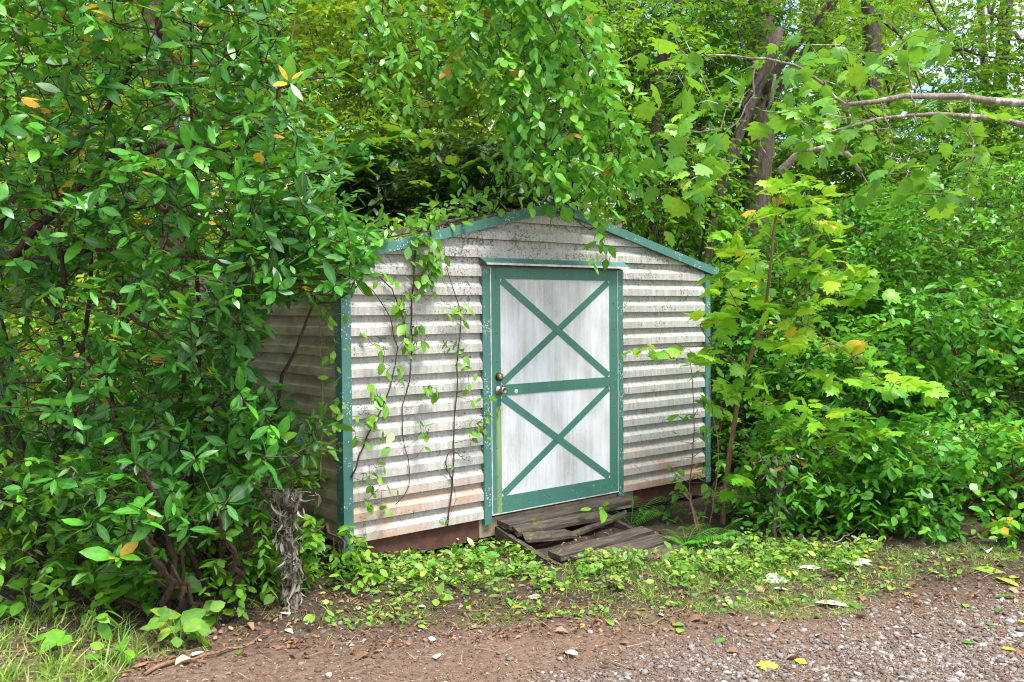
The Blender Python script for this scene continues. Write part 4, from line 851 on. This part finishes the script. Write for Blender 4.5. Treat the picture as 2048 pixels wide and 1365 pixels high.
# creeper lying over the roof edge
b_ = loc2w(np.array([.75, .05, SB + 2.07])); t = thing('roof_creeper', 'creeper sprawling along the left roof edge', 'vine', b_)
us = rnd(.02, 1.3, 240); us = us[rng.random(len(us)) < np.clip(.25 + us, 0, 1)]; C = loc2w(np.stack([us, rnd(-.08, .35, len(us)), SB + 2.32 - .245 * np.abs(us - EX) + rnd(.0, .16, len(us)) * np.clip(us * 1.4, .15, 1)], 1))
TB = Tubes(); pp = loc2w(np.array([[u, .0 + .04 * math.sin(u * 9), SB + 2.325 - .245 * abs(u - EX)] for u in np.linspace(.05, 1.25, 14)])); TB.add(pp, .005, 5); TB.twigs(C, .003, .0015); TB.build('stem', 'bark_red', t, b_)
L = Leaves(); L.add(C, jit(np.tile(np.array([.1, -.6, -.15]), (len(C), 1)), .5), jit(np.tile(np.array([0, -.4, .8]), (len(C), 1)), .3), rnd(.06, .11, len(C)), rnd(.1, .75, len(C))); L.build(t, b_, 'vine', 'ovate', 300)
# litter on the roof
L = Leaves(); n = 260; us = rnd(-.05, 3.5, n); C = loc2w(np.stack([us, rnd(-.03, .5, n), SB + 2.294 - .245 * np.abs(us - EX)], 1))
L.add(C, jit(np.tile(np.array([1., 0, 0]), (n, 1)), .8) * [1, 1, .15], jit(np.tile(UP, (n, 1)), .2), rnd(.03, .07, n)); props(L.build(None, (0, 0, 0), 'dry', 'curl', name='roof_litter'), 'brown needles and dead leaves lying on the shed roof', 'leaf litter', kind='stuff')

# ================================================================== FERNS
def fern(label, px, Yoff, fronds, group='ferns beside the ramp'):
    b_ = on_ground(np.array(float(px[0])), np.array(float(px[1]))).reshape(3); b_[2] = gz(b_[0], b_[1]); t = thing('fern', label, 'fern', b_, group)
    for (azm, ln, up) in fronds:
        s = np.linspace(0, 1, 14); d = np.array([math.cos(azm), math.sin(azm), 0]); p = b_ + np.outer(s * ln, d) + np.outer(up * np.sin(s * 2.3) * ln, UP)
        V, F = tube(p, np.linspace(.004, .001, 14), 4); side = np.cross(UP, d); tint = np.zeros(len(V)); Vs, Fs, Ts = [V], [F], [np.full(len(V), .5)]; o = len(V)
        for q in np.linspace(.12, .98, 20):
            c = np.array([np.interp(q, s, p[:, i]) for i in range(3)]); w = ln * .30 * math.sin(min(1, q * 1.15 + .12) * math.pi) ** .7 + .008
            for sg in (-1, 1):
                tip = c + sg * side * w + d * w * .35 - UP * w * .22; m_ = d * ln * .017
                Vs.append(np.array([c - m_, (c + tip) / 2 - m_ * 1.1 + UP * .004, tip, (c + tip) / 2 + m_ * 1.1, c + m_])); Fs.append(np.array([(0, 1, 3), (0, 3, 4), (1, 2, 3)]) + o); o += 5; Ts.append(np.full(5, rnd(.2, .7)))
        mesh_obj('frond', np.concatenate(Vs) - b_, np.concatenate(Fs), M['forest'], t, False, {'tint': np.concatenate(Ts), 'rib': np.zeros(o)})
fern('feathery pale green fern arching right of the ramp', (1372, 1098), 0, [(.2, .32, .35), (-.5, .34, .28), (.9, .28, .4), (2.4, .22, .4), (-1.4, .26, .3), (3.4, .22, .35), (1.6, .2, .5)])
fern('dark stiff fern between the ramp and the red rim board', (1262, 1052), 0, [(.5, .42, .45), (1.3, .35, .5), (2.6, .3, .4), (-.2, .3, .35)])
fern('small fern tuft near the sapling foot', (1425, 1085), 0, [(.3, .28, .4), (-.9, .3, .35), (1.8, .22, .4), (-2.2, .25, .35)])

# ================================================================== WITHERED SHRUBS
def withered(label, base_px, pts, n, spread, group='withered plants'):
    b_ = on_ground(np.array(float(base_px[0])), np.array(float(base_px[1]))).reshape(3); b_[2] = gz(b_[0], b_[1]); t = thing('withered_shrub', label, 'dead plant', b_, group)
    P = [b_ - [0, 0, .03]] + [at(x, y, b_[1] + .05) for x, y in pts]; TB = Tubes(); p = smooth_path(P, 14, .006); TB.add(p, np.linspace(.014, .005, 14), 6, .1)
    e = p[-1]; TB.add(smooth_path([p[10], e + [.07, -.03, .03], e + [.13, -.02, .0]], 8), np.linspace(.007, .003, 8)); TB.add(smooth_path([p[9], e + [-.08, -.05, .03], e + [-.14, 0, -.02]], 8), np.linspace(.006, .003, 8))
    nodes = np.concatenate(TB.nodes); C = nodes[np.where(rng.random(n) < .72, rng.integers(1, 14, n), rng.integers(2, len(nodes), n))] + rng.normal(0, 1, (n, 3)) * [spread, spread * .8, .03]; TB.twigs(C, .003, .0015); TB.build('stem', 'bark_pale', t, b_)
    L = Leaves(); L.add(C, jit(np.tile(np.array([0, 0, -1.]), (n, 1)), .28), rng.normal(0, 1, (n, 3)), rnd(.04, .085, n), np.clip(rng.normal(.42, .3, n), 0, 1)); L.build(t, b_, 'withered', 'shrivel', 300)
withered('grey withered plant hanging limp beside the ivy mound', (592, 1218), [(585, 1150), (575, 1080), (570, 1020), (578, 985)], 290, .035)
withered('brown withered stalk under the sapling branch', (1548, 1085), [(1552, 1040), (1556, 980), (1552, 920)], 70, .05)

# ================================================================== GROUND COVER, GRASS, LITTER, GRAVEL
def scatter(poly, n, dens=None, z=0.0):
    C, a = sample_poly(poly, n, 1, 1, 1, dens); P = on_ground(a[:, 0], a[:, 1], z); P[:, 2] = gz(P[:, 0], P[:, 1])
    q = P - SP; u_, w_ = q @ SD, q @ SBK; return P[~((u_ > -.02) & (w_ > .03) & (u_ < 3.6))]
def flatleaves(P, size, tilt, lift, tint=None, roll=1.0):
    n = len(P); a = rnd(0, 6.28, n); T = nrm(np.stack([np.cos(a), np.sin(a), rnd(-.05, tilt, n)], 1)); N = nrm(UP + rng.normal(0, tilt, (n, 3))); L = Leaves()
    L.add(P + UP * rnd(.003, lift, (n, 1)), T, N, rnd(size[0], size[1], n), tint); return L
COVP = [(690, 1100), (760, 1095), (860, 1080), (960, 1060), (1030, 1085), (1075, 1125), (1330, 1125), (1420, 1095), (1500, 1085), (1640, 1100), (1760, 1095), (1700, 1150), (1560, 1165), (1420, 1180), (1300, 1190), (1100, 1190), (900, 1185), (760, 1195), (690, 1180)]
P = scatter(COVP, 4600, lambda x, y: np.clip(.10 + 1.0 * (vnoise(x * .022, y * .06) > .46) - np.clip((y - 1130) / 90, 0, .8), .04, 1))
props(flatleaves(P, (.016, .062), .65, .085, np.clip(rng.normal(.55, .22, len(P)), 0, 1)).build(None, (0, 0, 0), 'cover', 'ovate', name='ground_cover'), 'low bright green ground cover in front of the shed', 'ground cover', kind='stuff')
P = scatter(COVP, 7000, lambda x, y: np.clip(.9 * (vnoise(x * .02 + 7, y * .06) > .5), .05, 1)); n = len(P); L = Leaves()
L.add(P, nrm(rng.normal(0, .5, (n, 3)) + UP * .8), rng.normal(0, 1, (n, 3)), rnd(.02, .06, n), np.clip(rng.normal(.6, .25, n), 0, 1)); props(L.build(None, (0, 0, 0), 'grass', 'grass', name='moss_and_short_grass'), 'short mossy grass around the ramp', 'grass', kind='stuff')
GR = [(-60, 1240), (140, 1235), (230, 1260), (300, 1300), (250, 1340), (180, 1400), (-60, 1400)]
P = scatter(GR, 190, lambda x, y: np.clip((vnoise(x * .03, y * .05) > .42) * 1., .12, 1)); P = np.repeat(P, 4, 0) + rng.normal(0, .02, (len(P) * 4, 3)) * [1, 1, 0]; n = len(P); L = Leaves()
L.add(P, nrm(rng.normal(0, .55, (n, 3)) * [1, 1, .2] + UP * .75), rng.normal(0, 1, (n, 3)) * [1, 1, .2] + UP * .2, rnd(.04, .17, n), np.clip(rng.normal(.5, .3, n), 0, 1)); props(L.build(None, (0, 0, 0), 'grass', 'grass', name='tall_grass'), 'long bright grass beside the broad leaved weeds', 'grass', kind='stuff')
EDGE = [(-80, 1150), (250, 1180), (520, 1190), (900, 1180), (1300, 1180), (1650, 1130), (2100, 1070), (2100, 1120), (1700, 1190), (1300, 1250), (900, 1260), (500, 1290), (200, 1330), (-80, 1330)]
P = scatter(EDGE, 900, lambda x, y: np.clip((vnoise(x * .012 + 30, y * .04) > .52) * 1.0, .08, 1)); P = np.repeat(P, 4, 0) + rng.normal(0, .025, (len(P) * 4, 3)) * [1, 1, 0]; n = len(P); L = Leaves()
L.add(P, nrm(rng.normal(0, .6, (n, 3)) * [1, 1, .2] + UP * .6), rng.normal(0, 1, (n, 3)), rnd(.02, .07, n), np.clip(rng.normal(.55, .25, n), 0, 1)); props(L.build(None, (0, 0, 0), 'grass', 'grass', name='sparse_grass'), 'sparse short grass tufts along the edge of the dirt', 'grass', kind='stuff')
LIT = [(-80, 1080), (700, 1080), (1000, 1060), (1500, 1070), (2460, 1040), (2460, 1150), (1500, 1250), (1000, 1290), (500, 1320), (-80, 1400)]
P = scatter(LIT, 4600, lambda x, y: np.clip(.35 + .9 * (vnoise(x * .015 + 3, y * .05 + 9) - .3), .1, 1))
props(flatleaves(P, (.015, .042), .45, .015, np.clip(rng.normal(.34, .22, len(P)), 0, 1)).build(None, (0, 0, 0), 'dry', 'curl', name='leaf_litter'), 'brown dead leaf litter along the edge of the woods', 'leaf litter', kind='stuff')
ROAD = [(-80, 1290), (300, 1290), (700, 1235), (1300, 1190), (1700, 1150), (2460, 1090), (2460, 1420), (-80, 1420)]
P = scatter(ROAD, 7000, lambda x, y: np.clip(.3 + vnoise(x * .02, y * .05), 0, 1))
props(flatleaves(P, (.008, .028), .4, .008, np.clip(rng.normal(.5, .28, len(P)), 0, 1)).build(None, (0, 0, 0), 'dry', 'narrow', name='leaf_crumbs'), 'bits of dry leaf and needle strewn on the dirt', 'leaf litter', kind='stuff')
STR = [(1330, 1130), (1500, 1120), (1700, 1110), (1850, 1095), (2100, 1080), (2100, 1110), (1800, 1170), (1720, 1230), (1560, 1240), (1380, 1215), (1250, 1200)]
P = scatter(STR, 2200, lambda x, y: np.clip((vnoise(x * .02 + 51, y * .06) > .47) * 1.0, .05, 1)); P = np.repeat(P, 4, 0) + rng.normal(0, .018, (len(P) * 4, 3)) * [1, 1, 0]; n = len(P); L = Leaves()
L.add(P, nrm(rng.normal(0, .7, (n, 3)) * [1, 1, .2] + UP * .5), rng.normal(0, 1, (n, 3)), rnd(.015, .05, n), np.clip(rng.normal(.6, .25, n), 0, 1)); props(L.build(None, (0, 0, 0), 'grass', 'grass', name='verge_grass'), 'patchy yellow green moss and grass on the verge right of the ramp', 'grass', kind='stuff')
P = scatter([(640, 1180), (1300, 1130), (1700, 1120), (2100, 1080), (2100, 1130), (1600, 1220), (1200, 1240), (640, 1260)], 1500, lambda x, y: np.clip((vnoise(x * .02 + 11, y * .05) > .45) * 1., .1, 1))
props(flatleaves(P, (.015, .05), .6, .03, np.clip(rng.normal(.55, .25, len(P)), 0, 1)).build(None, (0, 0, 0), 'cover', 'ovate', name='creeping_weeds'), 'tiny creeping weeds scattered over the litter strip', 'ground cover', kind='stuff')
TM['needle'] = (np.array([(-.012, 0, 0), (.012, 0, 0), (-.010, .5, .02), (.010, .5, .02), (0, 1, 0)], float), np.array([(0, 1, 3), (0, 3, 2), (2, 3, 4)]), np.zeros(5))
P = scatter([(-80, 1160), (700, 1160), (1500, 1090), (2460, 1060), (2460, 1400), (-80, 1400)], 1500, lambda x, y: np.clip(1.4 - (y - 1150) / 160, .2, 1))
props(flatleaves(P, (.05, .17), .12, .014, np.clip(rng.normal(.6, .25, len(P)), 0, 1)).build(None, (0, 0, 0), 'dry', 'needle', name='twig_litter'), 'fine twigs and straw strewn along the edge of the woods', 'twigs', kind='stuff')
# gravel
def stone_tm(seed):
    r2 = np.random.default_rng(seed); g = (1 + 5 ** .5) / 2
    V = np.array([(-1, g, 0), (1, g, 0), (-1, -g, 0), (1, -g, 0), (0, -1, g), (0, 1, g), (0, -1, -g), (0, 1, -g), (g, 0, -1), (g, 0, 1), (-g, 0, -1), (-g, 0, 1)], float)
    F = np.array([(0, 11, 5), (0, 5, 1), (0, 1, 7), (0, 7, 10), (0, 10, 11), (1, 5, 9), (5, 11, 4), (11, 10, 2), (10, 7, 6), (7, 1, 8), (3, 9, 4), (3, 4, 2), (3, 2, 6), (3, 6, 8), (3, 8, 9), (4, 9, 5), (2, 4, 11), (6, 2, 10), (8, 6, 7), (9, 8, 1)])
    V = nrm(V) * r2.uniform(.72, 1.15, (12, 1)) * np.array([1, .78, .42]) * .5; return V, F, np.zeros(12)
for i in range(6): TM['stone%d' % i] = stone_tm(i)
def stone_mat():
    m, nt, b = new_mat('gravel_stone'); a = nt.nodes.new('ShaderNodeAttribute'); a.attribute_name = 'tint'
    c = ramp(nt, [(0, (.09, .055, .036)), (.45, (.155, .125, .105)), (.75, (.29, .27, .255)), (1, (.56, .54, .51))], a.outputs['Fac']); g = nt.nodes.new('ShaderNodeNewGeometry').outputs['Position']
    c = mixc(nt, 1.0, c, mixc(nt, noise(nt, g, 120, 3), (.65, .63, .6), (1.3, 1.3, 1.3)), 'MULTIPLY'); nt.links.new(c, b.inputs['Base Color']); b.inputs['Roughness'].default_value = .8; bump(nt, b, noise(nt, g, 220, 2), .4, .004); return m
M['stone'] = stone_mat()
def gdens(x, y):
    e = 1400 - (x - 900) * .30; e = np.where(x > 1350, 1265 - (x - 1350) * .16, e)
    return np.clip((y - e) / 110 + .15, .03, 1) * np.clip(.35 + 1.1 * vnoise(x * .012, y * .04), .3, 1)
gv = [scatter([(-60, 1270), (600, 1250), (1200, 1190), (2460, 1090), (2460, 1430), (-60, 1430)], 25000, gdens)][0]
parts = np.array_split(rng.permutation(len(gv)), 6); VV, FF, TT, o = [], [], [], 0
for i, ix in enumerate(parts):
    V0, F0, _ = TM['stone%d' % i]; P = gv[ix]; n = len(P); a = rnd(0, 6.28, n); s = np.clip(rng.lognormal(-4.1, .5, n), .007, .058); til = rng.normal(0, .3, (n, 3)); N = nrm(UP + til); T = nrm(np.stack([np.cos(a), np.sin(a), 0 * a], 1)); B = nrm(np.cross(T, N)); T = np.cross(N, B)
    V = (P + UP * (s * .05)[:, None])[:, None] + s[:, None, None] * (V0[None, :, :1] * B[:, None] + V0[None, :, 1:2] * T[:, None] + V0[None, :, 2:] * N[:, None])
    VV.append(V.reshape(-1, 3)); FF.append((F0[None] + (np.arange(n) * 12)[:, None, None]).reshape(-1, 3) + o); o += n * 12; TT.append(np.repeat(np.clip(rng.normal(.42, .22, n) + .07 * np.clip(P[:, 0] - .6, 0, 1), 0, .86), 12))
props(mesh_obj('gravel', np.concatenate(VV), np.concatenate(FF), M['stone'], None, False, {'tint': np.concatenate(TT)}), 'grey and brown crushed gravel spread over the road', 'gravel', kind='stuff')
M['clod'] = M['ground']
cp = scatter([(-60, 1230), (700, 1200), (1300, 1180), (2460, 1090), (2460, 1430), (-60, 1430)], 10500, lambda x, y: np.clip(.3 + vnoise(x * .03, y * .08), .1, 1)); VV, FF, o = [], [], 0
V0, F0, _ = TM['stone2']; n = len(cp); s = np.clip(rng.lognormal(-4.1, .5, n), .006, .05); a = rnd(0, 6.28, n); T = np.stack([np.cos(a), np.sin(a), 0 * a], 1); N = nrm(UP + rng.normal(0, .3, (n, 3))); B = nrm(np.cross(T, N)); T = np.cross(N, B)
V = cp[:, None] + s[:, None, None] * (V0[None, :, :1] * B[:, None] + V0[None, :, 1:2] * T[:, None] + V0[None, :, 2:] * N[:, None]); F = (F0[None] + (np.arange(n) * 12)[:, None, None]).reshape(-1, 3)
props(mesh_obj('dirt_clods', V.reshape(-1, 3), F, M['ground'], None, False), 'crumbled reddish dirt clods over the bare ground', 'dirt', kind='stuff')
def lone(px, py, s, tint, label, i, group=None):
    p = on_ground(np.array(float(px)), np.array(float(py))).reshape(3); p[2] = gz(p[0], p[1]); V0, F0, _ = TM['stone%d' % i]
    o = mesh_obj('stone', V0 * s, F0, M['stone'], None, False, {'tint': np.full(12, tint)}); o.location = p + UP * s * .13; o.rotation_euler = (rnd(-.2, .2), rnd(-.2, .2), rnd(0, 6)); props(o, label, 'stone', group)
lone(657, 1352, .055, .9, 'pale angular stone alone on the bare dirt', 0)
for (x, y) in [(1120, 1322), (1020, 1325), (1215, 1235), (1330, 1253), (1415, 1332), (1560, 1310), (1370, 1305), (1180, 1268), (1500, 1266), (1290, 1345)]:
    lone(x, y, rnd(.04, .06), rnd(.4, .72), 'larger grey stone lying among the gravel', int(rng.integers(6)), 'larger stones in the gravel')

# ================================================================== FALLEN LEAVES, STICKS, SEEDLINGS
def fallen(px, py, s, mat, tm, label, tint=.5, group=None, az=None, tilt=.2, up=None):
    p = on_ground(np.array(float(px)), np.array(float(py))).reshape(3); p[2] = gz(p[0], p[1]) + .012
    o = bpy.data.objects.new('fallen_leaf', proto_mesh(tm, int(tint * 9), mat)); COL.objects.link(o); a = rnd(0, 6.28) if az is None else az
    T = nrm(np.array([math.cos(a), math.sin(a), rnd(0, tilt)])) if up is None else nrm(np.array(up, float)); N = nrm(UP + rng.normal(0, tilt, 3)) if up is None else np.array([0, -1., .2]); B = nrm(np.cross(T, N)); N = np.cross(B, T)
    o.matrix_world = Matrix(((B[0] * s, T[0] * s, N[0] * s, p[0]), (B[1] * s, T[1] * s, N[1] * s, p[1]), (B[2] * s, T[2] * s, N[2] * s, p[2]), (0, 0, 0, 1)))
    props(o, label, 'leaf', group)
fallen(1630, 1205, .22, 'palefall', 'ovate', 'large white upturned leaf on the gravel edge', .9, az=-.25, tilt=.1)
fallen(1690, 1130, .20, 'palefall', 'maple', 'big pale lobed leaf lying in the grass strip', .4, az=.2)
fallen(1640, 1140, .17, 'palefall', 'maple', 'pale silvery lobed leaf beside the big pale lobed one', .5, az=2.5)
fallen(1535, 1162, .15, 'palefall', 'maple', 'whitish curled lobed leaf on brown litter', .8, az=.1)
fallen(1945, 1140, .22, 'cover', 'ovate', 'large yellow green leaf folded at the road edge', .85, az=-.7)
fallen(1990, 1160, .17, 'cover', 'ovate', 'pale green leaf next to the large folded one', .9, az=-1.2)
fallen(1975, 1112, .16, 'palefall', 'curl', 'white crumpled leaf lying at the right bank', .7, az=1.2, tilt=.25)
fallen(1995, 1090, .15, 'palefall', 'curl', 'white shrivelled leaf under the right shrub', .7, az=2.0, tilt=.25)
fallen(1545, 1335, .10, 'yellow', 'maple', 'small yellow green star leaf on the gravel', 1.0, az=1.9)
fallen(322, 1262, .14, 'yellow', 'oval', 'orange leaf standing upright in the weeds', .1, up=(.15, 0, 1))
fallen(1440, 955, .13, 'yellow', 'oval', 'yellow leaf caught at the sapling trunk', .6, az=.0, tilt=.1)
fallen(268, 1335, .10, 'dry', 'maple', 'pinkish brown dead leaf by the grass tuft', .6)
fallen(350, 1335, .13, 'dry', 'curl', 'grey dry curled leaf beside the fallen stick', .95, az=.9)
fallen(1990, 1200, .13, 'cover', 'ovate', 'green leaf flat on the gravel', .4, az=0)
G3 = [('palefall', 'ovate', 'small whitish fallen leaf on dirt or gravel', (.05, .10)), ('cover', 'ovate', 'small green fallen leaf on dirt or gravel', (.05, .09)), ('dry', 'curl', 'small brown curled leaf on dirt or gravel', (.05, .09)), ('yellow', 'ovate', 'small yellow fallen leaf on dirt or gravel', (.04, .08))]
for mat_, tm_, lb, sz in G3:
    n = {'palefall': 14, 'cover': 20, 'dry': 30, 'yellow': 8}[mat_]; C, a = sample_poly([(420, 1250), (760, 1195), (1300, 1195), (1750, 1130), (2040, 1110), (2040, 1350), (300, 1350)], n, 1, 1, 1, lambda x, y: np.clip((1340 - y) / 120, .15, 1))
    for x, y in a:
        pl = 'on the gravel' if (x > 1250 and y > 1230) else 'on the litter strip before the ramp' if y < 1235 else 'on the bare dirt'; l2 = lb.replace('on dirt or gravel', pl)
        fallen(x, y, rnd(*sz), mat_, tm_, l2, rnd(.2, .95), 'scattered ' + l2.replace('leaf ', 'leaves '))
def stick(label, px, r, mat='stem_tan', z=.012, group=None):
    p = on_ground(np.array([q[0] for q in px], float), np.array([q[1] for q in px], float)); p[:, 2] = gz(p[:, 0], p[:, 1]) + z
    p = smooth_path(p, 14, .006); V, F = tube(p, np.linspace(r, r * .45, 14), 6, .08); c = p[0]; o = mesh_obj('fallen_stick', V - c, F, M[mat], None, True); o.location = c; props(o, label, 'stick', group)
stick('long tan stick lying across the dirt below the broad weeds', [(290, 1352), (350, 1322), (440, 1308), (490, 1290), (540, 1268)], .011)
stick('thin twig crossing the dirt left of the gravel', [(1120, 1312), (1180, 1300), (1230, 1285)], .005)
stick('thin bent twig lying near the ramp litter', [(1290, 1250), (1340, 1232), (1385, 1205)], .005)
stick('thin straw coloured twig stuck on the ramp', [(1262, 1105), (1330, 1150), (1420, 1155)], .004)
stick('bleached dead twig on the bank right of the ramp', [(1660, 1115), (1700, 1090), (1730, 1075)], .006, 'bark_pale', .06)
stick('second bleached dead twig leaning on the bank', [(1690, 1120), (1720, 1095), (1725, 1072)], .005, 'bark_pale', .07)
def seedling(label, px, n, s, h, mat='vine', tm='ovate', tint=(.3, .8), group=None, name='seedling', zb=None, cat='plant'):
    b_ = on_ground(np.array(float(px[0])), np.array(float(px[1])), zb or 0.).reshape(3); b_[2] = gz(b_[0], b_[1]) if zb is None else zb; t = thing(name, label, cat, b_, group); TB = Tubes()
    tops = b_ + np.stack([rng.normal(0, h * .35, n), rng.normal(0, h * .3, n), rnd(.45, 1.1, n) * h], 1)
    for q in tops: TB.add(smooth_path([b_ - [0, 0, .01], b_ * .5 + q * .5 + [0, 0, h * .15], q], 6), np.linspace(.003, .0015, 6), 4)
    mesh = TB.build('stem', 'stem_green', t, b_)
    if n > 1: mesh['kind'] = 'stuff'
    L = Leaves(); out_ = nrm((tops - b_) * [1, 1, 0] + rng.normal(0, .03, (n, 3))); L.add(tops, nrm(out_ + np.array([0, -.25, -.2])), nrm(UP * .8 + np.array([0, -.45, 0]) + rng.normal(0, .2, (n, 3))), rnd(s * .7, s * 1.15, n), rnd(*tint, n)); L.build(t, b_, mat, tm, n); return t
seedling('three leaved seedling growing through the broken ramp', (1205, 1040), 4, .13, .10, zb=.12)
seedling('broad leaved weed beside the long grass', (250, 1215), 9, .16, .16, 'vine', 'broad', (.1, .6))
seedling('serrated leaved weed behind the fallen stick', (390, 1265), 9, .14, .12, 'cover', 'broad', (.4, .7))
seedling('tall broad leaved weed under the low rhododendron', (300, 1225), 12, .15, .26, 'vine', 'broad', (.1, .5))
seedling('pale weed with big rounded leaves before the fallen stick', (360, 1290), 10, .13, .15, 'cover', 'broad', (.4, .75))
seedling('glossy weed with pointed leaves in the long grass', (160, 1300), 10, .12, .16, 'vine', 'ovate', (.2, .6))
seedling('spreading weed with round leaves at the grass edge', (60, 1240), 10, .12, .16, 'vine', 'broad', (.1, .5))
seedling('weed with two tone leaves right of the upright orange leaf', (430, 1245), 9, .11, .14, 'vine', 'broad', (.3, .7))
seedling('low weed cluster beside the long stick', (225, 1330), 9, .11, .08, 'vine', 'ovate', (.2, .7))
seedling('bushy weed below the low rhododendron', (330, 1200), 12, .13, .18, 'vine', 'broad', (.0, .5))
seedling('weed with drooping leaves right of the low rhododendron', (470, 1200), 9, .10, .15, 'vine', 'ovate', (.2, .7))
seedling('blue green weed standing in the ground cover', (955, 1130), 6, .10, .14, 'rhodo', 'ovate', (.5, .9))
seedling('clover-like plant under the tan sill beam', (1005, 1085), 9, .055, .10, 'rhodo', 'ovate', (.2, .6))
for x in range(725, 970, 22):
    seedling('leafy weed growing against the left rim board', (x + rnd(-8, 8), 1092 - (x - 740) * .12 + rnd(0, 8)), int(rng.integers(10, 17)), rnd(.055, .095), rnd(.12, .24), 'vine', 'ovate', (.1, .8), 'weeds along the left rim board')
seedling('smooth leaved plant against the left rim board', (825, 1085), 7, .09, .10, 'vine', 'ovate', (.1, .5))
for (x, y) in [(560, 1210), (700, 1190), (760, 1170), (800, 1140), (850, 1160), (900, 1120), (1040, 1150), (1100, 1170), (1180, 1160), (1260, 1150), (1350, 1140), (1430, 1130), (1480, 1110), (1540, 1130), (1600, 1120), (640, 1250), (880, 1210), (1010, 1215), (740, 1130), (1760, 1110), (120, 1200), (60, 1180), (180, 1170), (420, 1150), (100, 1240), (1860, 1090)]:
    wl_ = 'under the rhododendron' if x < 460 else 'by the withered grey plant' if x < 690 else 'in the ground cover before the left siding' if x < 930 else 'in the ground cover before the ramp' if x < 1400 else 'at the foot of the right shrubs'
    seedling('small weed sprouting ' + wl_, (x, y), int(rng.integers(5, 9)), rnd(.05, .09), rnd(.06, .13), ['vine', 'cover'][rng.integers(2)], 'ovate', (.2, .8), 'small weeds ' + wl_)
